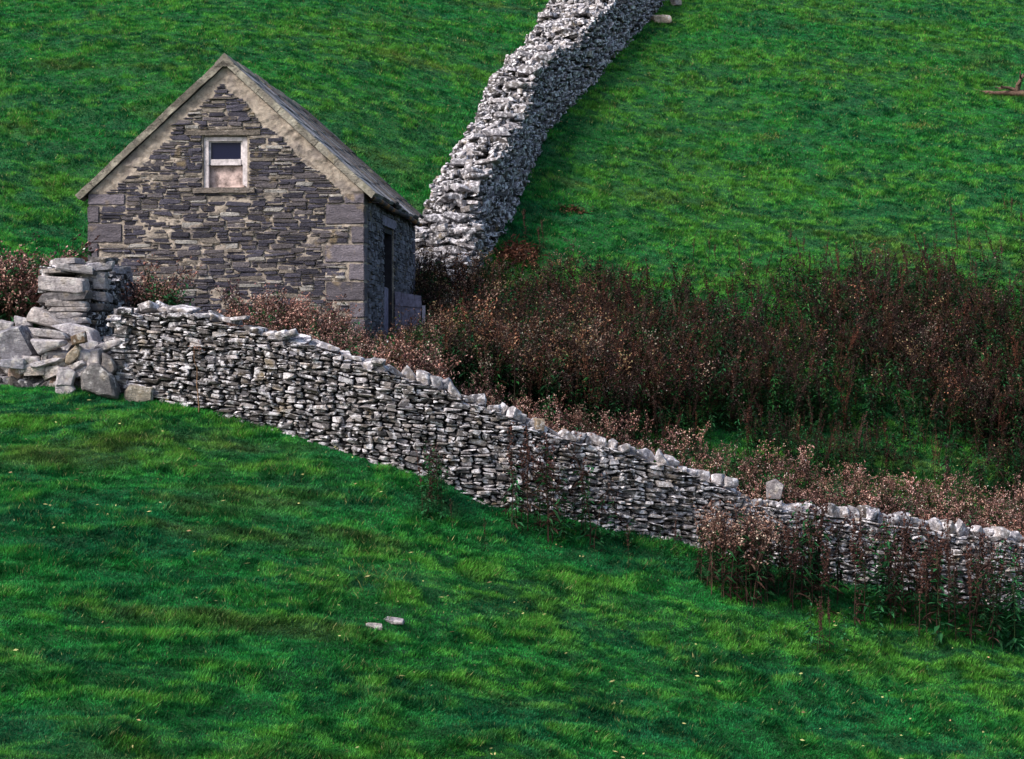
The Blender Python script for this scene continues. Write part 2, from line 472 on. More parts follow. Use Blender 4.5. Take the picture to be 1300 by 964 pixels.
# coping: big loose stones along the top
ncop = 0
s = .15
while s < FW_L - .1 and ncop < 98:
    P, tg, nn = fw_pos(s); u = proj(P[0], P[1], 0)[0]
    yaw = math.atan2(tg[1], tg[0])
    flat = u < 480
    if flat: dx, dy, dz = r.uniform(.16, .42), r.uniform(.25, .42), r.uniform(.05, .15)
    else: dx, dy, dz = r.uniform(.14, .32), r.uniform(.16, .28), r.uniform(.09, .23)
    if 940 < u < 1020: dx, dy, dz = .16, .2, .10
    sl = (ftop(s + .3) - ftop(s - .3)) / .6 if .3 < s < FW_L - .3 else 0
    z = ftop(s) + dz * .36 + r.uniform(-.02, .03)
    d = -.3 + (r.uniform(-.13, .06))
    rot = (r.normal(0, .18), -math.atan(sl) * .7 + r.normal(0, .38 if not flat else .16), yaw + r.normal(0, .4))
    cc = grey(r, .26, .46, .03, .08)
    place_rock('coping_stone', (dx, dy, dz), P + nn * d + up * z, rot, cc, 100 + ncop, M_dry, wall, WO, boxy=.45, cut=.46)
    ncop += 1
    if r.random() < .16 and ncop < 97:
        place_rock('coping_stone', (dx * .7, dy * .7, dz * .7), P + nn * (d + r.choice([-.13, .12])) + tg * dx * .5 + up * (z + (dz * .25 if flat else -.02)),
                   (r.normal(0, .3), r.normal(0, .3), r.uniform(0, 3)), grey(r, .24, .44, .0, .1), 300 + ncop, M_dry, wall, WO, boxy=.55, cut=.4)
        ncop += 1
    s += dx * (.80 if not flat else .72)
x, y, z = pt(985, 620, 25.75)
PENT = [(a * f, b, c * f) for (a, c) in ((-.46, .30), (.02, .5), (.47, .24), (.36, -.5), (-.38, -.5)) for b, f in ((-.5, .95), (.5, .8), (0, 1.))]
place_rock('coping_stone', (.29, .18, .30), (x, y + .15, z - .02), (.05, .06, -.1), (.33, .30, .31), 77, M_rubble, wall, WO, amp=.02, pts=PENT,
           label='upright five-sided stone standing proud of the coping')
place_rock('coping_stone', (.13, .15, .2), (pt(684, 541, 24.2)[0], 24.45, pt(684, 541, 24.2)[2]), (0, .1, .4), (.36, .28, .2), 78, M_rubble, wall, WO, label='small tan stone standing on end')

# ------------------------------------------------------------------ wall climbing the hill
RB = [(604,352),(623,325),(652,275),(673,229),(694,173),(726,138),(768,92),(793,63),(825,28),(846,3),(880,-45),(930,-110)]
LT_V = np.array([-110, -45, 0, 32, 63, 95, 120, 141, 173, 208, 247, 286, 330])[::1]
LT_U = np.array([765, 728, 701, 680, 655, 641, 616, 600, 590, 563, 546, 530, 512])
RBp = np.array([hit(u, v, 33) for u, v in RB[:-2]])
_e = RBp[-1] - RBp[-4]; _e = _e / np.linalg.norm(_e[:2])
RBp = np.concatenate([RBp, [RBp[-1] + _e * 2.5, RBp[-1] + _e * 5, RBp[-1] + _e * 8]])
rs = np.concatenate([[0], np.cumsum(np.hypot(np.diff(RBp[:, 0]), np.diff(RBp[:, 1])))])
HW_L = rs[-1]
def hw_pos(s):
    f = lambda q: np.array([np.interp(q, rs, RBp[:, 0]), np.interp(q, rs, RBp[:, 1]), 0.])
    t = f(s + .6) - f(s - .6); t /= np.linalg.norm(t)
    return f(s), t, np.array([t[1], -t[0], 0.])
HH = 1.5
def hw_width(s):
    P, t, n = hw_pos(s); g = float(ground(P[0], P[1]))
    best = 1.3; bd = 1e9
    for w in np.arange(.8, 2.6, .05):
        q = P - n * w; u, v = proj(q[0], q[1], g + HH)
        d = abs(u - np.interp(v, LT_V, LT_U))
        if d < bd: bd = d; best = w
    return best
sw = np.linspace(0, HW_L, 40); WW = np.array([hw_width(s) for s in sw]); WW = np.convolve(np.pad(WW, 2, 'edge'), np.ones(5) / 5, 'valid')
print('hill wall widths', WW.round(2), 'depths', RBp[:, 1].round(1))
hww = lambda s: np.interp(s, sw, WW) + (vnoise(s * 1.3, 4., 8) - .5) * .22
def hw_g(s):
    P, t, n = hw_pos(s); q = P - n * .7; return max(float(ground(P[0], P[1])), float(ground(q[0], q[1])) - .25)
hg_ = np.array([hw_g(s) for s in sw]); hwg = lambda s: np.interp(s, sw, hg_)
hwh = lambda s: HH + (fbm(s * .8, 2., 21, 3) - .5) * .55 + (vnoise(s * 3.1, 2., 25) - .5) * .16 - .55 * sstep(.9, 0, s)
hwall = empty('dry_stone_wall', (*hw_pos(HW_L / 3)[0][:2], float(hwg(HW_L / 3))), label='thick pale drystone wall climbing the green hillside behind the hut', cat='stone wall')
HO = np.array(hwall.location)
acc = Acc(); r = np.random.default_rng(21)
for side in (1, -1):
    CS, CZ = (.085, .048) if side == 1 else (.10, .06)
    nx = int(HW_L / CS); nz = int((HH + .5) / CZ); S = (np.arange(nx) + .5) * CS
    Hh = (np.arange(nz) + .5) * CZ - .15
    mask = (Hh[None, :] < hwh(S)[:, None]) & (Hh[None, :] > -1)
    for (i, j, w, h) in pack(nx, nz, mask, r, (2, 6), (1, 4), [.25, .4, .25, .1]):
        s = (i + w / 2) * CS; hz = (j + h / 2) * CZ - .15
        P, tg, nn = hw_pos(s); W = hww(s); fr = np.clip(hz / HH, 0, 1)
        sl = (hwg(s + .4) - hwg(s - .4)) / .8; sl = sl if .4 < s < HW_L - .4 else .4
        ex = tg + up * sl * .6; ex /= np.linalg.norm(ex); n2 = nn * side
        ez = np.cross(ex, -n2); ez = ez if ez[2] > 0 else -ez
        inn = .14 + .16 * fr - r.normal(0, .03)
        C0 = (P - nn * inn if side == 1 else P - nn * (W - inn + .16)) + up * (hwg(s) + hz)
        put(acc, LIB if r.random() < .6 else LIBR, r, C0, ex, n2, ez, (w * CS * r.uniform(.85, 1.02), .3, h * CZ * r.uniform(.7, 1.0)), grey(r, .06, .34, .02, .4), .16)
# jumbled top
CS, CW = .10, .08
nx = int(HW_L / CS); nw = 30; S = (np.arange(nx) + .5) * CS; Wd = (np.arange(nw) + .5) * CW
mask = Wd[None, :] < (hww(S)[:, None] - .2)
for (i, j, w, h) in pack(nx, nw, mask, r, (1, 4), (2, 7), [.2, .25, .2, .15, .12, .08]):
    s = (i + w / 2) * CS; wd = .18 + (j + h / 2) * CW
    P, tg, nn = hw_pos(s)
    sl = np.clip((hwg(s + .4) - hwg(s - .4)) / .8, 0, .9)
    ex = tg + up * sl * .45; ex /= np.linalg.norm(ex)
    th = r.uniform(.06, .19)
    crown = .10 * (1 - ((wd / max(hww(s), .5)) * 2 - 1) ** 2)
    C0 = P - nn * wd + up * (hwg(s) + hwh(s) + crown + r.normal(0, .045) - th * .3)
    ez = np.cross(ex, -nn); ez = ez if ez[2] > 0 else -ez
    put(acc, LIB if r.random() < .5 else LIBR, r, C0, ex, nn, ez, (w * CS * 1.15, h * CW * 1.1, th), grey(r, .08, .36, .03, .35), .22)
# broken lower end
P, tg, nn = hw_pos(0); W0 = hww(0)
for k in range(420):
    a = r.uniform(-.1, W0 + .35); hz = r.uniform(-.1, 1.15); dd = r.uniform(-.25, .1) - .5 * (1 - hz / 1.1) * r.random()
    if dd < -.25 and hz > .6: continue
    put(acc, LIBR, r, P - nn * a + tg * dd + up * (hwg(0) + hz - .1), -nn, -tg, up, (r.uniform(.12, .42), r.uniform(.15, .3), r.uniform(.05, .18)), grey(r, .12, .45, .02, .25), .22)
link('stonework', acc.mesh('hill_wall_stonework', HO), M_dry, hwall)
V = []; Fa = []; sc = np.linspace(.1, HW_L, 60)
for s in sc:
    P, tg, nn = hw_pos(s); W = hww(s)
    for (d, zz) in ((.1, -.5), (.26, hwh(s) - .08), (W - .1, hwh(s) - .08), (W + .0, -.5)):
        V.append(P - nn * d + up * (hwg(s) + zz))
for k in range(len(sc) - 1):
    for q in range(4):
        a = k * 4 + q; b_ = k * 4 + (q + 1) % 4; Fa.append((a, b_, b_ + 4, a + 4))
Fa.append((0, 1, 2, 3)); n_ = (len(sc) - 1) * 4; Fa.append((n_, n_ + 3, n_ + 2, n_ + 1))
me = np_mesh('hill_wall_hearting', np.array(V) - HO, np.array(Fa)); fix_normals(me)
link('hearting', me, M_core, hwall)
# large cap stones that stand out on its top
for k, (u, v, dx, dy, dz) in enumerate([(570,258,.7,.5,.2),(560,292,.8,.55,.22),(590,243,.6,.5,.2),(628,165,.85,.6,.22),(604,172,.6,.45,.12),(645,150,.7,.45,.16),
        (672,92,.75,.5,.25),(700,85,.6,.5,.22),(668,72,.7,.4,.15),(640,128,.9,.4,.12),(617,204,.8,.5,.12),(600,222,.6,.4,.14),(575,300,.7,.5,.2),(690,62,.6,.5,.2),
        (715,40,.8,.5,.14),(612,232,.6,.5,.14),(700,20,.7,.5,.15),(545,275,.55,.45,.2),(655,112,.7,.5,.15),(585,205,.6,.4,.13)]):
    best = None
    for s in np.linspace(.1, HW_L - 1, 160):
        P, tg, nn = hw_pos(s)
        for wf in (.25, .4, .55, .7, .85):
            q = P - nn * hww(s) * wf; zz = hwg(s) + hwh(s) + .14
            uu, vv = proj(q[0], q[1], zz); d = (uu - u) ** 2 + (vv - v) ** 2
            if best is None or d < best[0]: best = (d, q, zz, tg)
    q, zz, tg = best[1:]
    place_rock('cap_stone', (dx * .8, dy, dz), (q[0], q[1], zz), (r.normal(0, .12) + .1, r.normal(0, .12), math.atan2(tg[1], tg[0]) + math.pi / 2 + r.normal(0, .5)),
               grey(r, .2, .38, .02, 0), 500 + k, M_dry, hwall, HO, boxy=.5, cut=.42)

# ------------------------------------------------------------------ broken wall end beside the hut
A = np.array([pt(84, 440, 25.2)[0], 25.2, 0.]); B = np.array([pt(150, 380, 29.0)[0], 29.0, 0.])
tg = (B - A); EL = np.linalg.norm(tg); tg = tg / EL; nn = np.array([tg[1], -tg[0], 0.])   # nn points right
base0 = float(ground(A[0], A[1])) - .1
stub = empty('wall_end', (A[0], A[1], base0), label='broken drystone wall end of thick flat slabs at the left corner of the hut', cat='stone wall')
SO = np.array(stub.location)
acc = Acc(); r = np.random.default_rng(31)
topz = lambda s: 1.00 + .08 * math.sin(s * 3) - .02 * s
for side in (1, -1):
    CS, CZ = .06, .035
    nx = int(EL / CS); nz = int(2.0 / CZ); S = (np.arange(nx) + .5) * CS; Hh = -.7 + (np.arange(nz) + .5) * CZ
    mask = np.array([[Hh[j] < topz(S[i]) for j in range(nz)] for i in range(nx)])
    for (i, j, w, h) in pack(nx, nz, mask, r, (2, 6), (1, 4), [.2, .4, .3, .1]):
        s = (i + w / 2) * CS; z = -.7 + (j + h / 2) * CZ
        C0 = A + tg * s + nn * side * (.28 + r.normal(0, .03)) + up * z
        put(acc, LIB, r, C0, tg, nn * side, up, (w * CS * .98, .2, h * CZ * .95), grey(r, .05, .25, 0, .4), .09)
link('stonework', acc.mesh('wall_end_stonework', SO), M_dry, stub)
Vp, Fp = prism([(-.28, base0 - .2), (.28, base0 - .2), (.26, .96), (-.26, .96)], A + tg * .15, nn, up, tg, 0, EL - .2)
me = np_mesh('wall_end_hearting', Vp - SO, Fp); fix_normals(me); link('hearting', me, M_core, stub)
# slabs at its end, from the photograph (u, v, width px, height px)
PXM = F / 25.0
for k, (u, v, w, h, ty) in enumerate([(80,361,62,20,.05),(82,377,68,13,-.06),(85,386,58,9,.03),(88,393,50,6,0),(78,400,60,8,.03),(92,408,44,8,0),(84,416,56,9,.02),(90,426,50,10,-.03),(84,437,60,12,0),(90,449,60,14,.02),
        (72,345,30,6,-.04),(92,341,50,10,.08),(86,332,28,9,-.1),(112,348,34,10,.05),(120,338,36,12,-.05),(125,330,24,9,.1),(118,360,24,14,0),(122,376,22,12,0),(120,390,26,10,0)]):
    x, y, z = pt(u, v, 25.1)
    place_rock('slab', (w / PXM, .42, h / PXM * 1.04), (x, y + .1 + (.25 if u > 105 else 0), z), (r.normal(0, .03), ty, r.normal(0, .12)), grey(r, .30, .50, .03, .1), 600 + k, M_rubble, stub, SO, boxy=.72, cut=.3, amp=.035)
for k in range(26):
    s = r.uniform(.3, EL - .1); d = r.uniform(-.25, .25)
    q = A + tg * s + nn * d + up * (topz(s) + r.uniform(0, .1))
    place_rock('slab', (r.uniform(.2, .45), r.uniform(.2, .4), r.uniform(.06, .14)), q, (r.normal(0, .12), r.normal(0, .12), r.uniform(0, 3)), grey(r, .2, .4, 0, .2), 640 + k, M_rubble, stub, SO, boxy=.7, cut=.3)

# ------------------------------------------------------------------ fallen stones
# (u, v, w, h, depth m, tilt, name, label) read from the photograph
RUB = [
 (22,437,48,42,24.4,.15,'boulder','large rounded grey boulder at the left edge of the fallen stones'),
 (60,405,50,26,25.0,.35,'fallen_stone','tilted pale block below the broken wall end, highest of the fallen stones'),
 (96,424,56,24,24.6,.22,'fallen_stone','long pale slab sloping right at the top of the fallen heap'),
 (60,424,44,10,24.3,.05,'fallen_stone','thin flat slab edge on beside the large rounded boulder'),
 (60,440,40,18,24.2,-.2,'fallen_stone','grey wedge stone under the thin flat slab'),
 (99,430,19,13,24.0,-.25,'fallen_stone','small brown stone leaning on the long sloping slab'),
 (136,440,34,10,24.25,-.35,'fallen_stone','narrow slab pointing up to the corner of the long wall'),
 (92,450,20,24,23.9,-.75,'fallen_stone','pale buff stone standing on edge amid the fallen heap'),
 (107,454,18,18,24.0,.3,'fallen_stone','light grey block right of the buff stone on edge'),
 (120,462,20,34,24.0,.12,'fallen_stone','tall narrow grey stone above the big dark boulder'),
 (138,463,17,27,23.9,.35,'fallen_stone','pale upright stone leaning on the end of the long wall'),
 (72,452,34,14,24.1,.15,'fallen_stone','flat grey slab in the hollow of the fallen heap'),
 (56,451,9,16,24.0,0.,'fallen_stone','small upright block right of the large rounded boulder'),
 (60,462,42,12,23.9,-.42,'fallen_stone','long narrow slab leaning up to the right in the fallen heap'),
 (66,472,30,13,23.8,-.2,'fallen_stone','pale slab lying just above the grass amid the fallen heap'),
 (92,466,34,15,23.9,-.25,'fallen_stone','grey slab with white lichen in the middle of the fallen heap'),
 (103,471,18,17,23.75,.1,'fallen_stone','speckled grey stone left of the big dark boulder'),
 (82,480,24,24,23.6,.12,'fallen_stone','square grey block stacked upon another at the grass edge'),
 (82,495,25,19,23.45,.3,'fallen_stone','lower grey block sunk in the grass under the square one'),
 (127,485,44,42,23.5,.1,'boulder','big dark triangular boulder in front of the wall end'),
 (174,501,35,21,23.3,-.04,'boulder','pale buff boulder lying on the grass against the wall foot'),
 (21,476,22,25,23.6,.2,'fallen_stone','pinkish buff stone sunk in the grass near the left edge'),
 (45,482,26,18,23.6,.15,'fallen_stone','dark grey stone between the pinkish stone and the square block'),
 (14,462,34,11,23.9,.05,'fallen_stone','flat pale slab under the large boulder at the left edge'),
 (3,484,14,12,23.6,.1,'fallen_stone','small stone cut by the left edge of the picture'),
 (38,457,22,9,23.9,.05,'fallen_stone','small dark slab below the large rounded boulder'),
 (146,483,10,14,23.6,.1,'fallen_stone','small tan stone right of the big dark boulder'),
 (4,415,18,14,24.8,.2,'fallen_stone','small stone above the large boulder at the left edge'),
 (28,410,22,12,25.0,.1,'fallen_stone','flat stone behind the top of the large rounded boulder'),
 (112,440,22,14,24.3,.3,'fallen_stone','pale slab end below the long sloping slab'),
 (66,488,9,14,23.5,.3,'fallen_stone','little brown stone beside the square block'),
 (30,468,18,10,23.8,-.3,'fallen_stone','thin grey slab above the pinkish buff stone'),
 (75,462,22,16,24.0,.4,'fallen_stone','angular grey stone wedged behind the leaning slabs'),
 (45,436,20,26,24.5,.3,'fallen_stone','dark stone wedged behind the large rounded boulder'),
 (118,446,30,20,24.4,.1,'fallen_stone','dark grey block at the back of the heap near the wall end'),
 (42,470,30,14,24.0,-.1,'fallen_stone','shadowed grey slab low in the middle of the heap'),
]
def poly(*p):
    p = np.array(p, float); p = (p - p.min(0)) / (p.max(0) - p.min(0)) - .5
    return [(a * f, b, -c * f) for a, c in p for b, f in ((-.5, .86), (-.2, 1.), (.5, .9))]
SHAPE = {0: poly((25,490),(60,465),(110,460),(140,500),(200,600),(150,640),(20,632),(-40,600),(-38,500)),
 1: poly((215,385),(250,390),(370,450),(340,470),(180,440)), 2: poly((300,458),(470,488),(488,500),(525,578),(440,580),(180,475)),
 7: poly((400,575),(425,590),(410,630),(370,665),(345,655),(350,620)), 10: poly((545,620),(590,640),(615,700),(580,735),(545,720)),
 9: poly((490,600),(530,595),(530,650),(540,705),(480,700),(465,680)), 17: poly((310,705),(350,700),(388,725),(370,795),(300,790)),
 18: poly((295,785),(370,795),(397,825),(365,860),(300,840)), 19: poly((500,700),(545,705),(610,760),(640,870),(560,855),(455,825),(450,750)),
 20: poly((690,800),(755,808),(805,812),(800,880),(740,888),(662,885),(670,830)), 21: poly((60,685),(80,683),(110,715),(138,735),(100,790),(65,790),(42,740)),
 22: poly((150,720),(240,755),(225,800),(135,790)), 13: poly((160,690),(300,640),(345,640),(330,665),(200,725),(165,720)),
 15: poly((330,700),(450,655),(465,670),(400,715)), 4: poly((205,515),(325,520),(330,540),(240,575)), 11: poly((250,590),(370,600),(350,640),(260,650))}
r = np.random.default_rng(41)
buff = {7: (.44,.36,.27), 20: (.40,.35,.28), 21: (.42,.32,.27), 5: (.22,.15,.10), 26: (.34,.26,.18), 30: (.2,.13,.1), 0: (.27,.26,.29), 19: (.20,.19,.19)}
for k, (u, v, w, h, Y, ty, nm, lab) in enumerate(RUB):
    if 16 < k < 23 or k in (13, 24, 26, 30):
        if k in (18, 19, 20, 21, 22, 24, 26, 30): Y = hit(u, v + h / 2 - 3, 20)[1] - .04
        if k == 17: Y = hit(82, 502, 20)[1] + .0
    if not (16 < k < 23 or k in (24, 26, 30)): Y = max(Y + .15, 24.12) if v > 440 else Y
    x, y, z = pt(u, v, Y); sc_ = F / Y
    place_rock(nm, (w / sc_ * 1.12, .5 * (w + h) / sc_ * r.uniform(.7, 1.1), h / sc_ * 1.16), (x, y + .08, z), (r.normal(0, .1), ty if k not in SHAPE else 0, r.normal(0, .15)), buff.get(k, grey(r, .34, .52, .03, .08)),
               700 + k, M_rubble, None, None, lab, boxy=.52, cut=.42, pts=SHAPE.get(k), cat='boulder' if nm == 'boulder' else 'stone', group='fallen stones below the broken wall end')
# bed of smaller rubble that carries them
acc = Acc()
for k in range(420):
    u = r.uniform(-60, 150); f = r.random(); Y = 24.15 + 1.0 * f
    x = (u - CU) / F * Y
    zt = -(np.interp(f, [0, 1], [488, 425]) - HV) / F * Y
    g = float(ground(x, Y)); z = g + (max(zt, g) - g) * r.random() - .02
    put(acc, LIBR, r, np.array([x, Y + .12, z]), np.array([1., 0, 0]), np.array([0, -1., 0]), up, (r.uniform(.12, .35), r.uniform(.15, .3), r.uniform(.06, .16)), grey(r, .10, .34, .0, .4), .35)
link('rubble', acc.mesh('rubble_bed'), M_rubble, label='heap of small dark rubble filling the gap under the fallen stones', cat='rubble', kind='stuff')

# loose stones elsewhere
def loose(u, v, Y0_, dims, col, seed, lab, rz=0, sink=.3, group=None, tilt=(0, 0)):
    x, y, z = hit(u, v, Y0_)
    place_rock('stone', dims, (x, y, z + dims[2] * (.5 - sink)), (tilt[0], tilt[1], rz), col, seed, M_rubble, None, None, lab, boxy=.65, cut=.35, cat='stone', group=group)
loose(839, 29, 30, (.62, .45, .26), (.46, .38, .30), 801, 'pale buff oval stone lying on the grass at the foot of the hillside wall', .1, .25)
loose(858, 7, 30, (.3, .3, .22), (.40, .36, .36), 802, 'small grey stone beside the hillside wall at the top edge of the picture', .6, .2)
loose(475, 801, 14, (.19, .10, .05), (.42, .38, .36), 803, 'left one of two small flat stones showing through the near grass', .1, -.12, 'flat stones in the near grass', (.32, .05))

loose(501, 792, 14, (.25, .10, .05), (.40, .36, .38), 804, 'right one of two small flat stones showing through the near grass', -.1, -.12, 'flat stones in the near grass', (.32, .1))

# ------------------------------------------------------------------ stone hut
hut = empty('stone_hut', (*(Pl + wv * BW / 2)[:2], float(-.15)), label='small grey stone hut with a steep slate roof and a white gable window', cat='hut')
BO = np.array(hut.location)
def hobj(name, V, Fa, m, parent=None, C=None, smooth=False, org=None, **k):
    me = np_mesh(name, np.asarray(V) - BO, Fa, C, smooth); fix_normals(me)
    return link(name, me, m, parent or hut, **k)
def hprisms(name, lst, m, parent=None, **k):
    V = []; Fa = []; n = 0
    for a, b_ in lst: V.append(a); Fa.append(b_ + n); n += len(a)
    return hobj(name, np.concatenate(V), np.concatenate(Fa), m, parent, **k)
SLP = (APEX - EAVE) / (BW / 2)
rake = lambda a: EAVE + SLP * (BW / 2 - abs(a - BW / 2))
sc0 = F / 29.15
gu = lambda u: (u - 113) / 349.0 * BW
gv = lambda v: -(v - HV) / F * 29.15
wl, wr, wb, wt = gu(259), gu(315), gv(238), gv(173)
TH = .5
O = Pl
front = [prism([(0, BASE), (wl, BASE), (wl, rake(wl)), (0, EAVE)], O, wv, up, dv, 0, TH),
         prism([(wl, BASE), (wr, BASE), (wr, wb), (wl, wb)], O, wv, up, dv, 0, TH),
         prism([(wl, wt), (wr, wt), (wr, rake(wr)), (BW / 2, APEX), (wl, rake(wl))], O, wv, up, dv, 0, TH),
         prism([(wr, BASE), (BW, BASE), (BW, EAVE), (wr, rake(wr))], O, wv, up, dv, 0, TH)]
D0, D1, DT = 2.15, 3.45, 2.03
R0 = Pr
side = [prism([(TH, BASE), (D0, BASE), (D0, EAVE), (TH, EAVE)], R0, dv, up, -wv, 0, TH),
        prism([(D0, DT), (D1, DT), (D1, EAVE), (D0, EAVE)], R0, dv, up, -wv, 0, TH),
        prism([(D1, BASE), (BL - TH, BASE), (BL - TH, EAVE), (D1, EAVE)], R0, dv, up, -wv, 0, TH)]
left = [prism([(TH, BASE), (BL - TH, BASE), (BL - TH, EAVE), (TH, EAVE)], Pl, dv, up, wv, 0, TH)]
back = [prism([(0, BASE), (BW, BASE), (BW, EAVE), (BW / 2, APEX), (0, EAVE)], O + dv * (BL - TH), wv, up, dv, 0, TH)]
gab = hprisms('gable_wall', front, M_mortar); sidew = hprisms('side_wall', side, M_mortar)
lw = hprisms('side_wall', left, M_mortar); bw_ = hprisms('back_wall', back, M_mortar)

# quoins (u0,u1,v0,v1) at the two front corners
QU = [(113,160,245,260),(113,127,260,283),(113,156,283,308),(113,126,308,332),(113,152,332,360),(113,128,360,386),(113,154,386,412),
      (438,462,246,260),(414,462,260,286),(446,462,288,310),(413,462,311,334),(443,462,335,357),(414,462,358,383),(444,462,384,404),(414,462,405,432)]
qmask = []
r = np.random.default_rng(51)
for k, (u0, u1, v0, v1) in enumerate(QU):
    a0, a1, z0, z1 = gu(u0), gu(u1), gv(v1), gv(v0)
    qmask.append((a0 - .02, a1 + .02, z0 - .02, z1 + .02))
    dpt = .55 if (u1 - u0) < 30 else .3
    right = u0 > 300
    ac0 = a0 - (0 if right else .018); ac1 = a1 + (.018 if right else 0)
    bm = bmesh.new()
    Vp, Fp = prism([(ac0 + .005, z0 + .008), (ac1 - .005, z0 + .008), (ac1 - .005, z1 - .008), (ac0 + .005, z1 - .008)], O, wv, up, dv, -.028, dpt)
    vs = [bm.verts.new(p - BO) for p in Vp]
    for f in Fp: bm.faces.new([vs[i] for i in f])
    bmesh.ops.recalc_face_normals(bm, faces=bm.faces)
    bmesh.ops.dissolve_limit(bm, angle_limit=.05, verts=bm.verts, edges=bm.edges)
    bmesh.ops.bevel(bm, geom=list(bm.edges), offset=.014, segments=2, affect='EDGES')
    bmesh.ops.triangulate(bm, faces=bm.faces)
    for _ in range(3):
        e = [e for e in bm.edges if e.calc_length() > .07]
        bmesh.ops.subdivide_edges(bm, edges=e, cuts=1); bmesh.ops.triangulate(bm, faces=bm.faces)
    for v_ in bm.verts: v_.co += Vector([mnoise.noise(v_.co * 9 + Vector((k, q, 0))) * .015 for q in range(3)])
    me = bpy.data.meshes.new('quoin'); bm.to_mesh(me); bm.free()
    g = r.uniform(.09, .19)
    a = me.color_attributes.new('Col', 'FLOAT_COLOR', 'POINT')
    a.data.foreach_set('color', np.tile(np.array([g * 1.05, g * .93, g * 1.08, 1], np.float32), len(me.vertices)))
    link('quoin', me, M_quoin, hut)
def barncol(r):
    q = r.random()
    if q < .52: g = r.uniform(.04, .095); return (g * 1.0, g * .94, g * 1.28)
    if q < .80: g = r.uniform(.09, .16); return (g * 1.06, g * .94, g * 1.02)
    if q < .93: g = r.uniform(.17, .26); return (g * 1.1, g * .95, g * .82)
    g = r.uniform(.34, .5); return (g, g * .94, g * .88)
def masonry(acc, org, ex, en, length, zlo, zhi, test, r, CS=.05, CZ=.023, ws=(3, 11), hs=(1, 5), hp=(.12, .30, .30, .18, .10), proud=.04, col=barncol, jr=.03):
    nx = int(length / CS); nz = int((zhi - zlo) / CZ)
    mask = np.zeros((nx, nz), bool)
    for i in range(nx):
        for j in range(nz): mask[i, j] = test((i + .5) * CS, zlo + (j + .5) * CZ)
    for (i, j, w, h) in pack(nx, nz, mask, r, ws, hs, list(hp), .6):
        if w * CS < .06: continue
        a = (i + w / 2) * CS; z = zlo + (j + h / 2) * CZ
        P = org + ex * a + up * z + en * (r.uniform(.35, 1.1) * proud - .055)
        hh = h * CZ; z_j = r.normal(0, .004)
        put(acc, LIBB if r.random() < .6 else LIB, r, P + up * z_j, ex, en, up, (w * CS * r.uniform(.88, 1.04), .12, hh * (r.uniform(.80, 1.08) if h > 1 else r.uniform(.7, 1.05))), col(r), jr)
acc = Acc(); r = np.random.default_rng(61)
def gtest(a, z):
    if a > BW - .03 or a < .03: return False
    pd = (rake(a) - z) * .735
    edge = .05 + .18 * float(vnoise(z * 3 + (7 if a > BW / 2 else 0), 3., 4)) + .12 * float(vnoise(z * 11, a * 5., 14))
    if a > BW / 2: edge += .07
    if pd < edge: return False
    if wl - .03 < a < wr + .03 and wb - .02 < z < wt + .02: return False
    if gu(237) < a < gu(333) and wt + .02 < z < wt + .12: return False
    if gu(247) < a < gu(326) and wb - .10 < z < wb: return False
    for (a0, a1, z0, z1) in qmask:
        if a0 < a < a1 and z0 < z < z1: return False
    return True
masonry(acc, Pl, wv, -dv, BW, BASE, APEX, gtest, r)
link('masonry', acc.mesh('gable_masonry', BO), M_barnstone, gab)
# mortar pointing: an uneven skin that laps over the stones' edges
CSZ = .022; na = int(BW / CSZ); nz_ = int((APEX - BASE) / CSZ)
ga, gz2 = np.meshgrid(np.linspace(.01, BW - .01, na), np.linspace(BASE, APEX - .02, nz_), indexing='ij')
rk = EAVE + SLP * (BW / 2 - np.abs(ga - BW / 2)); gz3 = np.minimum(gz2, rk)
hN = fbm(ga * 9, gz3 * 13, 402, 3); h2 = fbm(ga * 1.6, gz3 * 2.1, 405, 3)
outp = .000 + .020 * sstep(.42, .8, hN) + .020 * sstep(.52, .78, h2)
pdd = (rk - gz3) * .735; outp = outp + .02 * sstep(.26, .04, pdd)
for (a0, a1, z0, z1) in qmask: outp = np.where((ga > a0) & (ga < a1) & (gz3 > z0 + .015) & (gz3 < z1 - .015), .004, outp)
Vs = Pl[None, None] + ga[..., None] * wv + gz3[..., None] * up - outp[..., None] * dv
ix = np.arange(na * nz_).reshape(na, nz_)
ca_ = (ga[:-1, :-1] + ga[1:, 1:]) / 2; cz_ = (gz2[:-1, :-1] + gz2[1:, 1:]) / 2
ok = ~((ca_ > wl - .02) & (ca_ < wr + .02) & (cz_ > wb - .02) & (cz_ < wt + .02)) & (cz_ < EAVE + SLP * (BW / 2 - np.abs(ca_ - BW / 2)) + .02)
Qd = np.stack([ix[:-1, :-1], ix[1:, :-1], ix[1:, 1:], ix[:-1, 1:]], -1)[ok]
link('pointing', np_mesh('pointing', Vs.reshape(-1, 3) - BO, Qd, None, True), M_mortar, gab)
acc = Acc()
def stest(a, z):
    if D0 - .04 < a < D1 + .04 and z < DT + .2: return False
    return a > .33 and a < BL - .25
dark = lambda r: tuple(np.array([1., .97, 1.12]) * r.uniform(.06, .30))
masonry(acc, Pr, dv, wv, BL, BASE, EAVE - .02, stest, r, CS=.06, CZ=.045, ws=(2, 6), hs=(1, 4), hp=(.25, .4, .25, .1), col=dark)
link('masonry', acc.mesh('side_masonry', BO), M_barnstone, sidew)
acc = Acc(); masonry(acc, Pl, dv, -wv, BL, BASE, EAVE - .02, lambda a, z: .05 < a < BL - .05, r, CS=.08, CZ=.06, ws=(2, 6), hs=(1, 4), hp=(.25, .4, .25, .1))
link('masonry', acc.mesh('left_masonry', BO), M_barnstone, lw)
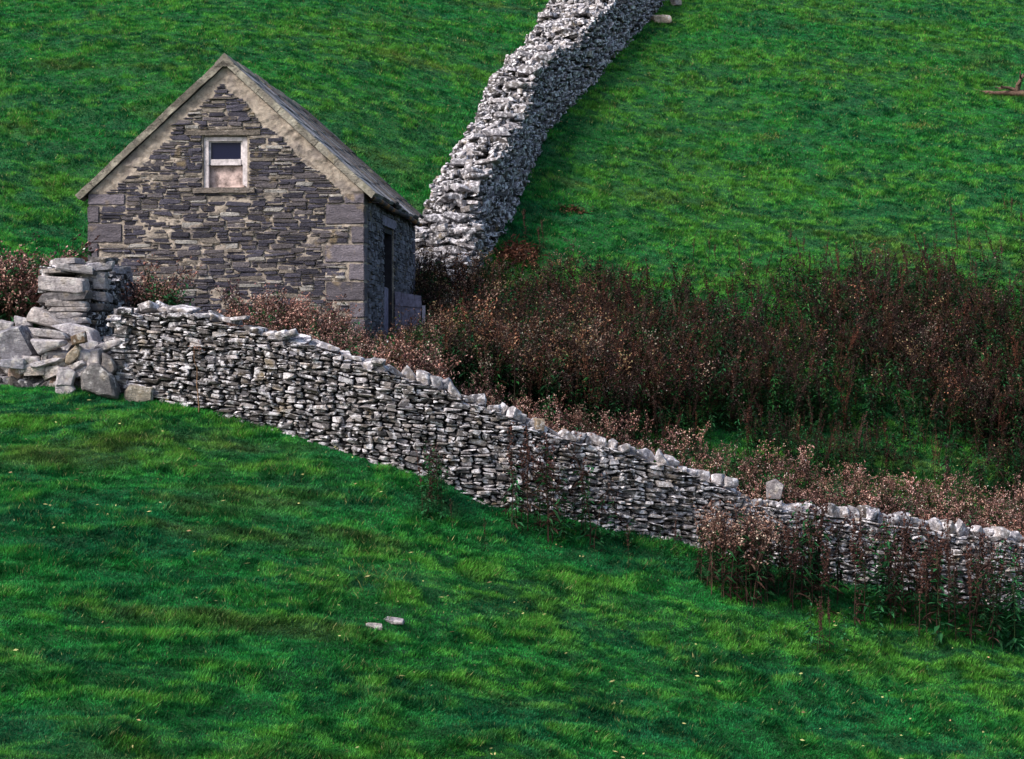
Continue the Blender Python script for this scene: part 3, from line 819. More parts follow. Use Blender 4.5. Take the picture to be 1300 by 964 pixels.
# rear right corner stones
acc = Acc()
z = BASE
while z < EAVE - .1:
    h = r.uniform(.2, .3)
    Vp, Fp = prism([(BL - r.choice([.22, .4]), z + .01), (BL + .012, z + .01), (BL + .012, min(z + h, EAVE) - .01), (BL - .3, min(z + h, EAVE) - .01)], Pr, dv, up, wv, -.3, .03)
    acc.add(Vp, Fp, (.13, .115, .15)); z += h
me = acc.mesh('corner_stones', BO); fix_normals(me); link('corner_stones', me, M_quoin, hut)

# roof ------------------------------------------------------
ang = math.atan(SLP); ca, sa = math.cos(ang), math.sin(ang)
M_slate = stone_mat('roof_slate', (.60, .74), (.40, .38, .34), 3, .55, moss=.6)
M_verge = stone_mat('verge_mortar', (.50, .66), (.40, .37, .30), 4, .5, moss=.4)
roof = None
ridge0 = Pl + wv * BW / 2 + up * (APEX + .01)
SLEN = (BW / 2) / ca + .12
for sgn in (1, -1):
    down = wv * sgn * ca - up * sa; nrm = wv * sgn * sa + up * ca
    acc = Acc(); r = np.random.default_rng(70 + sgn)
    d = .2
    while d < BL + .1:
        cw = r.uniform(.35, .75); cw = min(cw, BL + .14 - d)
        lift = r.choice([0, .03, .075]); gcol = r.choice([.09, .16, .42], p=[.35, .35, .3]); rib = r.random() < .35
        q = 0; rows = 7; Lr = SLEN / rows
        for k in range(rows):
            a0 = k * Lr - .02; a1 = (k + 1) * Lr + .04 + (r.uniform(0, .03) if k == rows - 1 else 0)
            t0_ = .02 + lift + r.normal(0, .004)
            o = ridge0 + dv * d
            th = .035
            P4 = [o + down * a0 + nrm * (t0_), o + down * a1 + nrm * (t0_ + .012), o + down * a1 + dv * (cw - .02) + nrm * (t0_ + .012 + r.normal(0, .004)), o + down * a0 + dv * (cw - .02) + nrm * t0_]
            Vp = np.array([p - nrm * .04 for p in P4] + [p + nrm * th * .6 for p in P4])
            g = gcol * r.uniform(.8, 1.2)
            acc.add(Vp, BOXF, (g * 1.02, g * .97, g * 1.02))
        d += cw
    me = acc.mesh('slates', BO); fix_normals(me)
    # roof deck beneath
    Vp, Fp = prism([(-.05, 0), (BL + .12, 0), (BL + .12, -SLEN), (-.05, -SLEN)], ridge0, dv, -down, nrm, -.045, -.005)
    dk = hobj('roof_slope', Vp, Fp, M_core, hut)
    link('slates', me, M_slate, dk)
    # verge: uneven mortared stones along the gable edge
    acc = Acc(); a = -.05
    while a < SLEN + .08:
        L = r.uniform(.32, .6); a1 = min(a + L, SLEN + .10)
        o = ridge0 - dv * .10
        w0 = r.uniform(.30, .36); hgt = .080; off = r.normal(0, .002)
        Vp, Fp = prism([(a, -.035 + off), (a1 - .008, -.035 + off), (a1 - .008, hgt + off), (a, hgt + off)], o, down, nrm, dv, r.normal(0, .008), w0)
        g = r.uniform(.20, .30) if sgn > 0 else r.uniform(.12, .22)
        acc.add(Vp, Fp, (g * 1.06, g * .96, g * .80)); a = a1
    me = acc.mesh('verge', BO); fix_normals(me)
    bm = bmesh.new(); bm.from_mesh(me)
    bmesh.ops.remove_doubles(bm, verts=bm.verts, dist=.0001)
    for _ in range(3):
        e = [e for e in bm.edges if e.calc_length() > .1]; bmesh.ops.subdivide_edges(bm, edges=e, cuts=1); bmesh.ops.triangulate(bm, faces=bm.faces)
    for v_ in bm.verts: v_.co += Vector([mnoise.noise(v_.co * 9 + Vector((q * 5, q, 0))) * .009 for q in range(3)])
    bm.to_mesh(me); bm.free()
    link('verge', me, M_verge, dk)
# ridge cap
acc = Acc(); d = -.1
r = np.random.default_rng(77)
while d < BL:
    L = r.uniform(.4, .55); o = ridge0 + dv * d; j = r.normal(0, .008)
    Vp, Fp = prism([(-.16, -.08 + j), (-.16, -.02 + j), (0, .15 + j), (.16, -.02 + j), (.16, -.08 + j), (0, .04 + j)], o, wv, up, dv, 0, min(L - .01, BL + .1 - d))
    acc.add(Vp, Fp, (.22, .2, .17)); d += L
me = acc.mesh('ridge', BO); fix_normals(me); link('ridge_tiles', me, M_verge, hut)
# gutter along the right eave
M_rust = plain('rusty_iron', (.10, .075, .075), .8, .8, 7, .004)
m_, nt_, b_, o_ = mat('rusted_gutter'); vv = coords(nt_)
cc = ramp(nt_, noise_tex(nt_, 2.3, 4, .6, vv), [(.40, (.05, .045, .055)), (.55, (.12, .09, .09)), (.62, (.34, .15, .05)), (.75, (.08, .05, .05))])
nt_.links.new(cc, b_.inputs['Base Color']); M_rust = m_
acc = Acc(); g0 = ridge0 + (wv * ca - up * sa) * (SLEN + .045) - up * .02
nseg = 10
for (rad, flip) in ((.062, 0),):
    V = []; Fa = []
    for k, d in enumerate(np.linspace(-.02, BL + .08, 14)):
        for q in range(nseg + 1):
            th = math.pi * q / nseg
            sag = .015 * math.sin(k * .9) - .01 * k * .2
            V.append(g0 + dv * d + wv * (math.cos(th) * rad) - up * (math.sin(th) * rad - sag))
        for q in range(nseg + 1):
            th = math.pi * (nseg - q) / nseg
            V.append(g0 + dv * d + wv * (math.cos(th) * (rad - .01)) - up * (math.sin(th) * (rad - .01) - sag))
    rw = 2 * (nseg + 1)
    for k in range(13):
        for q in range(rw):
            a = k * rw + q; b2 = k * rw + (q + 1) % rw
            Fa += [(a, b2, b2 + rw), (a, b2 + rw, a + rw)]
    acc.add(np.array(V), Fa, (.1, .1, .1))
me = acc.mesh('gutter', BO, True); fix_normals(me); gut = link('gutter', me, M_rust, hut)
for d in (.3, 2.3, 4.3, 6.1):
    Vp, Fp = prism([(-.11, -.085), (.075, -.085), (.075, -.068), (-.11, -.068)], g0 + dv * d, wv, up, dv, 0, .03)
    hobj('bracket', Vp, Fp, M_rust, gut)

# window ----------------------------------------------------
M_paint = plain('weathered_white_paint', (.50, .45, .46), .75, .42, 12, .006)
M_board = plain('pale_board', (.38, .29, .27), .9, .75, 11, .012)
M_stonesill = stone_mat('sill_stone', (.6, .75), (.36, .33, .30), 8, .5, own=None)
win = hprisms('window', [prism([(wl + .005, wb), (wl + .085, wb), (wl + .085, wt - .01), (wl + .005, wt - .01)], O, wv, up, dv, .03, .12),
      prism([(wr - .085, wb + .05), (wr - .005, wb + .0), (wr - .005, wt - .01), (wr - .085, wt - .01)], O, wv, up, dv, .03, .12),
      prism([(wl + .087, wt - .075), (wr - .087, wt - .075), (wr - .087, wt - .01), (wl + .087, wt - .01)], O, wv, up, dv, .03, .12)], M_paint)
s0, s1, sb, st = gu(265), gu(308), gv(207), gv(178)
tt = .04
sash = hprisms('sash', [prism([(s0, sb - .02), (s0 + .035, sb - .02), (s0 + .035, st), (s0, st)], O, wv, up, dv, .07, .11),
      prism([(s1 - .03, sb - .02), (s1, sb - .02), (s1, st), (s1 - .03, st)], O, wv, up, dv, .07, .11),
      prism([(s0 + .036, st - .03), (s1 - .031, st - .03), (s1 - .031, st), (s0 + .036, st)], O, wv, up, dv, .07, .11),
      prism([(s0 + .036, sb - .03), (s1 - .031, sb - .03), (s1 - .031, sb + .07), (s0 + .036, sb + .07)], O, wv, up, dv, .06, .11)], M_paint, win)
mg, ntg, bg, og = mat('window_glass'); bg.inputs['Base Color'].default_value = (.008, .010, .03, 1); bg.inputs['Roughness'].default_value = .2; bg.inputs['Specular IOR Level'].default_value = .12
hprisms('pane', [prism([(s0 + .03, sb + .05), (s1 - .025, sb + .05), (s1 - .025, st - .02), (s0 + .03, st - .02)], O, wv, up, dv, .085, .09)], mg, win)
hprisms('board', [prism([(s0 - .01, wb), (s1 + .01, wb), (s1 + .01, sb - .031), (s0 - .01, sb - .031)], O, wv, up, dv, .14, .17)], M_board, win)
def slabpart(name, a0, a1, z0, z1, d0, d1, col, mm):
    Vp, Fp = prism([(a0, z0), (a1, z0), (a1, z1), (a0, z1)], O, wv, up, dv, d0, d1)
    me = np_mesh(name, Vp - BO, Fp); fix_normals(me)
    bm = bmesh.new(); bm.from_mesh(me)
    for _ in range(4):
        e = [e for e in bm.edges if e.calc_length() > .05]
        bmesh.ops.subdivide_edges(bm, edges=e, cuts=1); bmesh.ops.triangulate(bm, faces=bm.faces)
    for v_ in bm.verts: v_.co += Vector([mnoise.noise(v_.co * 11 + Vector((q * 5, a0, 0))) * .012 for q in range(3)])
    bm.to_mesh(me); bm.free()
    a = me.color_attributes.new('Col', 'FLOAT_COLOR', 'POINT'); a.data.foreach_set('color', np.tile(np.array([*col, 1], np.float32), len(me.vertices)))
    return link(name, me, mm, win)
slabpart('lintel', gu(238), gu(332), wt + .015, wt + .095, -.045, .3, (.17, .145, .125), M_stonesill)
slabpart('sill', gu(247), gu(325), wb - .095, wb - .005, -.07, .2, (.20, .17, .15), M_stonesill)
# dark room behind the openings is the hollow hut itself: floor
# doorway ---------------------------------------------------
M_wood = plain('weathered_grey_wood', (.20, .175, .23), .85, .5, 12, .005)
M_wood2 = plain('bleached_post', (.42, .36, .40), .85, .3, 14, .004)
M_frame = plain('doorway_shade_timber', (.030, .026, .032), .85, .4, 12, .005)  # near-black so the frame colour carries the doorway's shade
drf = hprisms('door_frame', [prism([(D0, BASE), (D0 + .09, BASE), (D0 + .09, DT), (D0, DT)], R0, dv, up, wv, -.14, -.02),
       prism([(D1 - .09, BASE), (D1, BASE), (D1, DT), (D1 - .09, DT)], R0, dv, up, wv, -.52, -.02),  # far jamb runs through the wall, covering the reveal in the painted shade
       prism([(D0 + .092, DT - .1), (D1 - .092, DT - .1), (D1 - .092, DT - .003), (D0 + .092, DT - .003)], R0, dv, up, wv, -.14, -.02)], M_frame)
hprisms('door_lintel', [prism([(D0 - .2, DT + .005), (D1 + .2, DT + .005), (D1 + .2, DT + .18), (D0 - .2, DT + .18)], R0, dv, up, wv, -.1, .03)], M_wood)
hprisms('door_lintel', [prism([(D0 - .32, BASE), (D0 - .02, BASE), (D0 - .02, .85), (D0 - .32, .85)], R0, dv, up, wv, -.1, .025)], plain('jamb_stone', (.17, .13, .13), .9, .3)).name = 'door_jamb'
# lower half door, closed leaf and a leaf swung outward towards the viewer's right
pl_ = []
for k in range(4):
    x0 = D0 + .1 + k * (D1 - D0 - .2) / 4
    pl_.append(prism([(x0, -.3), (x0 + .26, -.3), (x0 + .26, .95 - .02 * (k % 2)), (x0, .95)], R0, dv, up, wv, -.11, -.075))
d1o = hprisms('half_door', pl_, M_wood)
hd = R0 + dv * (D1 - .02) + wv * .03
ld = (wv * .97 + dv * .25); ld /= np.linalg.norm(ld); ln = np.array([ld[1], -ld[0], 0])
pl_ = [prism([(k * .126, -.35 + .02 * (k % 2)), (k * .126 + .118, -.35), (k * .126 + .118, .86 - .02 * k), (k * .126, .88 - .02 * k)], hd, ld, up, ln, 0, .03) for k in range(4)]
d2o = hprisms('half_door', pl_, M_wood)
hprisms('rail', [prism([(0.01, .62), (.50, .58), (.50, .70), (.01, .74)], hd, ld, up, ln, .032, .06)], M_wood, d2o)
hprisms('rail', [prism([(0.01, .0), (.50, .0), (.50, .11), (.01, .11)], hd, ld, up, ln, .032, .06)], M_wood, d2o)
hprisms('door_stile', [prism([(.51, -.35), (.57, -.35), (.57, .62), (.51, .62)], hd, ld, up, ln, -.005, .06)], M_wood2, d2o)

# ------------------------------------------------------------------ plants
def tri_leaf(base, direc, L, W, droop, side_v, r):
    d = direc / np.linalg.norm(direc)
    mid = base + d * L * .5 + side_v * 0
    tip = base + d * L + np.array([0, 0, -droop * L])
    m2 = mid + np.array([0, 0, -droop * L * .2])
    return np.array([base, m2 + side_v * W * .5, tip, m2 - side_v * W * .5]), np.array([(0, 1, 2), (0, 2, 3)])
def tube(acc, p0, p1, r0, r1, col):
    d = p1 - p0; d = d / (np.linalg.norm(d) + 1e-9)
    a = np.cross(d, [0.3, .9, .1]); a /= np.linalg.norm(a); b_ = np.cross(d, a)
    V = []
    for p, rr in ((p0, r0), (p1, r1)):
        for k in range(3):
            th = k * 2.0944; V.append(p + a * math.cos(th) * rr + b_ * math.sin(th) * rr)
    acc.add(np.array(V), np.array([(0, 1, 4), (0, 4, 3), (1, 2, 5), (1, 5, 4), (2, 0, 3), (2, 3, 5)]), col)
OCT = np.array([(1,0,0),(-1,0,0),(0,1,0),(0,-1,0),(0,0,1),(0,0,-1)], float)
OCF = np.array([(0,2,4),(2,1,4),(1,3,4),(3,0,4),(2,0,5),(1,2,5),(3,1,5),(0,3,5)])
def blob(acc, p, rad, col, r, st=1.0):
    V = OCT * rad * r.uniform(.6, 1.3, (6, 1)); V[:, 2] *= st
    acc.add(V @ rotm(*r.uniform(0, 3, 3)).T + p if st == 1 else V + p, OCF, col)
def jit(c, r, a=.25): return np.clip(np.array(c) * (1 + r.normal(0, a)), .004, .9)
def make_plant(kind, h, seed):
    """returns three accumulators: stem, leaves, seed heads"""
    r = np.random.default_rng(seed); St, Lf, Hd = Acc(), Acc(), Acc()
    lean = r.normal(0, .07, 2); pts = [np.zeros(3)]
    nseg = 5
    for k in range(1, nseg + 1):
        f = k / nseg; pts.append(np.array([lean[0] * f * f * h * 1.5 + r.normal(0, .006), lean[1] * f * f * h * 1.5 + r.normal(0, .006), h * f]))
    brown = jit((.050, .028, .021), r, .25); green = jit((.03, .055, .02), r, .2)
    scol = brown if kind != 'nettle' else green
    at = lambda f: np.array([np.interp(f, np.linspace(0, 1, nseg + 1), [p[i] for p in pts]) for i in range(3)])
    for k in range(nseg): tube(St, pts[k], pts[k + 1], .0075 * (1 - k / nseg * .6), .0075 * (1 - (k + 1) / nseg * .6), scol)
    if kind == 'dock':
        for k in range(3 + int(r.integers(3))):          # tight upright side branches
            f = r.uniform(.4, .75); p = at(f); a = r.uniform(0, 6.28); L = r.uniform(.15, .3) * h
            q = p + np.array([math.cos(a) * .05, math.sin(a) * .05, L]); tube(St, p, q, .004, .002, scol)
            for j in range(8):
                g = r.uniform(.2, 1); blob(Hd, p + (q - p) * g + r.normal(0, .008, 3), r.uniform(.008, .016), jit((.075, .035, .028), r, .35), r)
        for j in range(34):
            f = r.uniform(.45, 1.0); blob(Hd, at(f) + r.normal(0, .014, 3), r.uniform(.009, .019), jit((.07, .032, .026), r, .35), r)
        nl = 9
        for j in range(nl):
            f = r.uniform(.03, .5); a = r.uniform(0, 6.28); d = np.array([math.cos(a), math.sin(a), r.uniform(-.2, .7)])
            V, Fa = tri_leaf(at(f), d, r.uniform(.09, .2), .035, r.uniform(.2, .6), np.array([-math.sin(a), math.cos(a), 0]), r)
            Lf.add(V, Fa, jit((.05, .028, .02) if r.random() < .5 else (.016, .060, .020), r, .3))
    elif kind == 'thistle' or kind == 'pink':
        pink = kind == 'pink'
        nb = 7 if not pink else 10
        tips = [at(1.0)]
        for k in range(nb):
            f = r.uniform(.55, .95); p = at(f); a = r.uniform(0, 6.28); L = r.uniform(.12, .28)
            q = p + np.array([math.cos(a) * L * .6, math.sin(a) * L * .6, L * .9]); tube(St, p, q, .0035, .002, scol); tips.append(q)
            if r.random() < .5:
                q2 = p + (q - p) * .6 + np.array([r.normal(0, .05), r.normal(0, .05), .05]); tips.append(q2)
        for t_ in tips:
            for j in range(3 if pink else 2):
                p = t_ + r.normal(0, .022, 3)
                q = r.random()
                if pink: c = (.36, .23, .18) if q < .34 else ((.14, .070, .055) if q < .93 else (.60, .46, .36))
                else: c = (.20, .12, .11) if q < .16 else ((.055, .028, .028) if q < .975 else (.62, .50, .42))
                blob(Hd, p, r.uniform(.008, .018), jit(c, r, .25), r)
        for j in range(22 if not pink else 18):
            f = r.uniform(.1, .9); a = r.uniform(0, 6.28); d = np.array([math.cos(a), math.sin(a), r.uniform(-.3, .8)])
            V, Fa = tri_leaf(at(f), d, r.uniform(.08, .17), .028, r.uniform(.2, .9), np.array([-math.sin(a), math.cos(a), 0]), r)
            q = r.random()
            c = (.050, .026, .020) if q < (.40 if pink else .45) else (.014, .060, .020)
            Lf.add(V, Fa, jit(c, r, .35))
    else:  # nettle: leafy green
        for j in range(34):
            f = r.uniform(.08, 1.0); a = r.uniform(0, 6.28); d = np.array([math.cos(a), math.sin(a), r.uniform(-.2, .6)])
            V, Fa = tri_leaf(at(f), d, r.uniform(.08, .18) * (1.25 - f * .6), .05 * (1.2 - f * .5), r.uniform(.2, .7), np.array([-math.sin(a), math.cos(a), 0]), r)
            Lf.add(V, Fa, jit((.020, .100, .034), r, .4))
        for j in range(8):
            p = at(r.uniform(.6, 1)) + r.normal(0, .03, 3)
            blob(Hd, p, r.uniform(.006, .012), jit((.12, .08, .06), r, .3), r)
    return St, Lf, Hd
KINDS = ['dock', 'thistle', 'pink', 'nettle']
PV = {k: [] for k in KINDS}
for ki, k in enumerate(KINDS):
    for j in range(10):
        h = {'dock': 1.1, 'thistle': 1.0, 'pink': .9, 'nettle': .95}[k] * (1 + .1 * math.sin(j * 2.3))
        PV[k].append(make_plant(k, h, 1000 + ki * 50 + j))
def merged(k, j):
    St, Lf, Hd = PV[k][j]; V = []; Fa = []; C = []; n = 0
    for a in (St, Lf, Hd):
        if not a.V: continue
        v_ = np.concatenate(a.V); V.append(v_); Fa.append(np.concatenate(a.F) + n); C.append(np.concatenate(a.C)); n += len(v_)
    return np.concatenate(V), np.concatenate(Fa), np.concatenate(C)
MG = {k: [merged(k, j) for j in range(10)] for k in KINDS}
def behind_wall(x, y):   # distance behind the front wall's path (positive = uphill side)
    u = proj(x, y, 0)[0]; yw = np.interp(x, wpx, wpy)
    return y - yw - .62
def hill_side(x, y):
    """signed position across the hill wall: inside when 0..1.9"""
    i = np.interp(y, RBp[:, 1], RBp[:, 0]); return x - i, y
def thicket(name, pts, label, seed, mul=1.0):
    r = np.random.default_rng(seed); acc = Acc()
    for (x, y, k, sc_) in pts:
        V, Fa, C = MG[k][int(r.integers(10))]
        th = r.uniform(0, 6.28); c_, s_ = math.cos(th), math.sin(th)
        V2 = V * sc_ * np.array([1, 1, r.uniform(.85, 1.15)])
        z = float(ground(x, y)) - .02
        V2 = np.stack([V2[:, 0] * c_ - V2[:, 1] * s_ + x, V2[:, 0] * s_ + V2[:, 1] * c_ + y, V2[:, 2] + z], 1)
        tint = np.array([[1.35, 1.0, .75], [1., 1., 1.], [.75, .95, .95], [1.15, 1.2, .8]][int(r.integers(4))])
        if mul == 1.0: tint = (tint + np.array([2.1, 1.9, 2.2])) / 3.
        lean = r.normal(0, .12, 2); zz = V2[:, 2] - z; V2[:, 0] += lean[0] * zz * zz; V2[:, 1] += lean[1] * zz * zz
        acc.add(V2, Fa, np.clip(C * r.uniform(.45, 1.7) * mul * tint, 0, .9))
    print(name, len(pts), 'plants', acc.n, 'verts')
    return link(name, acc.mesh(name), M_plant, label=label, cat='weeds', kind='stuff')
UPU = np.array([500, 560, 620, 700, 760, 850, 900, 1000, 1150, 1300, 1500]); UPV = np.array([360, 360, 366, 378, 384, 392, 372, 350, 345, 335, 330]) + 4
r = np.random.default_rng(81)
main, band, barnfront, leftb = [], [], [], []
for _ in range(72000):
    x = r.uniform(-4, 20); y = r.uniform(24.5, 45)
    if in_hut(x, y, .12): continue
    bw = float(behind_wall(x, y))
    if bw < .12: continue
    g = float(ground(x, y)); u, v = proj(x, y, g)
    if u < 505 or u > 1600: continue
    upv = np.interp(u, UPU, UPV)
    if v < upv: continue
    if y > 36.5 and -2.2 < hill_side(x, y)[0] < .1: continue
    clump = float(fbm(x * .55, y * .55, 44, 3))
    if bw < 2.2 and u > 520:                                  # pale seeded band behind the wall
        if bw < 1.5 + .5 * clump and r.random() < (.42 if u < 980 else .62):
            k = r.choice(['pink', 'thistle', 'nettle'], p=[.7, .2, .1])
            band.append((x, y, k, r.uniform(.42, .8)))
        continue
    # grassy opening lower right
    open_ = 0
    if u > 800:
        vc = np.interp(u, [800, 950, 1100, 1300, 1420], [585, 570, 590, 612, 640])
        open_ = math.exp(-((v - vc) / 24.) ** 2)
    dens = .42 * (1 - .35 * open_) * (.35 + 1.3 * sstep(.3, .62, clump))
    if u > 880: dens *= float(.10 + .90 * sstep(upv + 10, upv + 95, v))
    if u < 640: dens *= 1.1
    if r.random() > dens: continue
    q = r.random(); gz = float(vnoise(x * .6 + 3, y * .6, 91))
    if open_ > .45: k = 'nettle' if q < .6 else 'dock'
    elif q < .24: k = 'dock'
    elif q < .42: k = 'thistle'
    elif q < .42 + .58 * min(1., gz * 1.5): k = 'nettle'
    else: k = 'pink' if (u < 760 and r.random() < .7) or r.random() < .12 else 'thistle'
    if u < 620 and y < 36 and r.random() < .6: k = 'nettle' if r.random() < .6 else 'pink'
    sc_ = r.uniform(.62, 1.12) * (.62 if open_ > .4 else 1)
    if u < 610 and y < 33.5:
        tv = np.interp(u, [505, 540, 575, 610], [422, 408, 385, 350]) + r.normal(0, 9)
        sc_ = min(sc_, (-(tv - HV) / F * y - g) / 1.12)
        if sc_ < .2: continue
    main.append((x, y, k, sc_))
print('thicket', len(main), len(band))
thicket('thicket', main, 'tall dark brown thicket of seeded thistles and docks on the slope right of the hut', 1, .56)
thicket('seeded_weeds', band, 'pinkish brown band of seeded weeds along the far side of the long drystone wall', 2)
for _ in range(5200):
    x = r.uniform(-5.2, -.9); y = r.uniform(24.7, 30.5)
    if in_hut(x, y, .1): continue
    if float(behind_wall(x, y)) < .15: continue
    g = float(ground(x, y)); u, v = proj(x, y, g)
    if u < 285 or u > 560: continue
    if y > 28.9 and u < 470: continue
    # height limited so the tops follow the outline in the photograph
    tv = np.interp(u, [285, 320, 370, 420, 450, 480, 510, 560], [386, 378, 376, 386, 412, 428, 430, 430]) + r.normal(0, 11)
    hmax = -(tv - HV) / F * y - g
    if hmax < .2 or r.random() > .10 + .34 * sstep(.35, .6, float(fbm(x * 1.3, y * 1.3, 47, 3))): continue
    k = r.choice(['pink', 'thistle', 'nettle'], p=[.52, .18, .30])
    barnfront.append((x, y, k, min(hmax / 1.1, 1.1) * r.uniform(.75, 1)))
thicket('seeded_weeds', barnfront, 'pale pink seeded weeds growing between the hut gable and the long drystone wall', 3)
for _ in range(900):
    x = r.uniform(-10.5, -7.0); y = r.uniform(26.3, 29.5)
    g = float(ground(x, y)); u, v = proj(x, y, g)
    if u > 66: continue
    tv = np.interp(u, [-60, 0, 25, 66], [320, 335, 322, 335]) + r.normal(0, 8)
    hmax = -(tv - HV) / F * y - g
    leftb.append((x, y, r.choice(['pink', 'nettle', 'thistle'], p=[.4, .4, .2]), hmax / .95 * r.uniform(.6, 1)))
thicket('bush', leftb, 'leafy dark bush with pale seed heads at the left edge behind the broken wall end', 4)
lb = []
for _ in range(170):
    x = r.uniform(-6.2, -5.2); y = r.uniform(27.2, 28.8)
    g = float(ground(x, y)); u, v = proj(x, y, g)
    if u < 170 or u > 226: continue
    hmax = -((345 + abs(u - 197) * .4 + r.normal(0, 6)) - HV) / F * y - g
    lb.append((x, y, r.choice(['pink', 'nettle'], p=[.45, .55]), hmax / .95 * r.uniform(.6, 1)))
thicket('bush', lb, 'small green and brown bush growing against the gable foot beside the broken wall end', 5)

# single plants, each with its own parts
PM = {}
def plant_thing(name, k, j, x, y, sc_, rz, label, group, cat='weed'):
    z = float(ground(x, y)) - .02
    e = empty(name, (x, y, z), rz, label=label, cat=cat, group=group); e.scale = (sc_, sc_, sc_)
    for pn, a in zip(('stem', 'leaves', 'seed_heads'), PV[k][j]):
        if not a.V: continue
        key = (k, j, pn)
        if key not in PM: PM[key] = a.mesh(pn + '_mesh'); PM[key].materials.append(M_plant)
        o = bpy.data.objects.new(pn, PM[key]); COL.objects.link(o); o.parent = e
    return e
r = np.random.default_rng(91)
def scatter(us, vs, n, ks, ps, scl, name, label, group, y0=14, cap=False):
    for _ in range(n):
        u = r.uniform(*us); v = r.uniform(*vs) if not callable(vs) else vs(u)
        x, y, z = hit(u, v, y0); sc_ = r.uniform(*scl)
        if cap: sc_ = min(sc_, (v - (np.interp(u, [880, 1000], [646, 668]) + r.normal(0, 8))) / F * y / 1.05)
        plant_thing(name, r.choice(ks, p=ps), int(r.integers(10)), x, y, sc_, r.uniform(0, 6.28), label, group)
wallfoot = lambda u: np.interp(u, [500, 640, 833, 1000, 1112, 1300], [606, 660, 697, 738, 762, 796])
scatter((884, 1000), lambda u: wallfoot(u) + r.uniform(8, 48), 62, ['pink', 'thistle', 'dock'], [.72, .1, .18], (1.1, 1.55), 'seeded_weed', 'tall pinkish brown seeded weed in the dense clump before the long wall', 'seeded weeds clumped before the wall', cap=True)
scatter((1000, 1100), lambda u: wallfoot(u) + r.uniform(4, 40), 30, ['dock', 'thistle', 'nettle'], [.45, .3, .25], (.95, 1.45), 'dock_plant', 'dark thin stalk growing just right of the pinkish clump before the wall', 'dark stalks right of the clump')
scatter((1100, 1305), lambda u: wallfoot(u) + r.uniform(0, 42), 72, ['dock', 'thistle', 'nettle'], [.4, .26, .34], (.9, 1.5), 'dock_plant', 'tall dark brown seeded stalk before the right end of the long wall', 'dark stalks before the right end of the wall')
scatter((1030, 1130), (810, 838), 8, ['dock', 'thistle', 'nettle'], [.5, .2, .3], (.5, .85), 'dock_plant', 'short dark stalk in the near grass below the right part of the wall', 'short stalks in the near grass')
scatter((645, 760), lambda u: wallfoot(u) + r.uniform(0, 26), 26, ['dock', 'thistle', 'nettle'], [.3, .25, .45], (.7, 1.35), 'leafy_weed', 'leafy brown topped weed at the wall foot left of the pinkish clump', 'weeds at the foot of the middle wall')
scatter((760, 875), lambda u: wallfoot(u) + r.uniform(0, 26), 9, ['dock', 'thistle', 'nettle'], [.3, .25, .45], (.4, .7), 'leafy_weed', 'small green weed between two taller weed clumps by the wall', 'small weeds by the wall')
scatter((534, 568), lambda u: wallfoot(u) + r.uniform(4, 42), 16, ['dock', 'nettle', 'thistle'], [.3, .5, .2], (.55, .9), 'leafy_weed', 'leafy dark weed in the lone clump at the foot of the left wall half', 'lone weed clump at the wall foot')
for (u, v, sc_, lab) in [(573, 672, .36, 'short brown spike rising from the grass right of the lone weed clump'), (616, 700, .38, 'stubby brown dock spike in the open grass below the wall'),
                         (798, 725, .55, 'slender dark stalk alone in the grass below the wall before the pinkish clump')]:
    x, y, z = hit(u, v); plant_thing('dock_plant', 'dock', 3, x, y, sc_, 1.1, lab, None)
scatter((850, 1200), (785, 862), 22, ['nettle'], [1.], (.22, .42), 'low_weed', 'low bluish green leafy weed in the near grass at lower right', 'low weeds in the near grass')
# upper edge spikes in the open grass
for (u, v, sc_) in [(1048,352,1.0),(1208,300,.95),(1284,285,.75),(1278,283,.7),(1002,338,.95),(1019,342,.8),(1086,372,1.1),(1110,380,1.1),(1152,385,1.2),(1185,350,.9),(1232,345,1.),(1250,352,.9),(1296,300,.8),(1216,332,1.),(1176,338,.8),(900,338,.8),(908,345,.7),(940,348,.75),(880,345,.8),(1272,350,.9),(1060,365,.9),(1130,360,.9),(1165,372,.8),(1240,372,.9)]:
    x, y, z = hit(u, v, 30); plant_thing('dock_plant', 'dock', int(r.integers(10)), x, y, sc_ * .9, r.uniform(0, 6), 'dark upright dock spike standing in open grass at the upper edge of the thicket', 'dock spikes above the thicket')
# lone thin stalk before the left of the wall
x, y, z = hit(252, 525)
St = Acc(); p = np.zeros(3); rr = np.random.default_rng(3)
for k in range(9):
    q = np.array([-.004 * k + rr.normal(0, .006) - .03 * (k > 5), rr.normal(0, .006), .105 * (k + 1)]); tube(St, p, q, .013 - .001 * k, .012 - .001 * k, (.17, .10, .06)); p = q
e = empty('dry_stalk', (x, y, z - .02), label='lone thin dry brown stalk standing before the left part of the long wall', cat='weed')
link('stem', St.mesh('dry_stem'), M_plant, e)
Hd = Acc()
for k in range(22): blob(Hd, p + np.array([rr.normal(.03, .06), rr.normal(0, .03), rr.normal(-.05, .05)]), rr.uniform(.008, .016), jit((.22, .12, .09), rr), rr)
link('seed_heads', Hd.mesh('dry_heads'), M_plant, e)
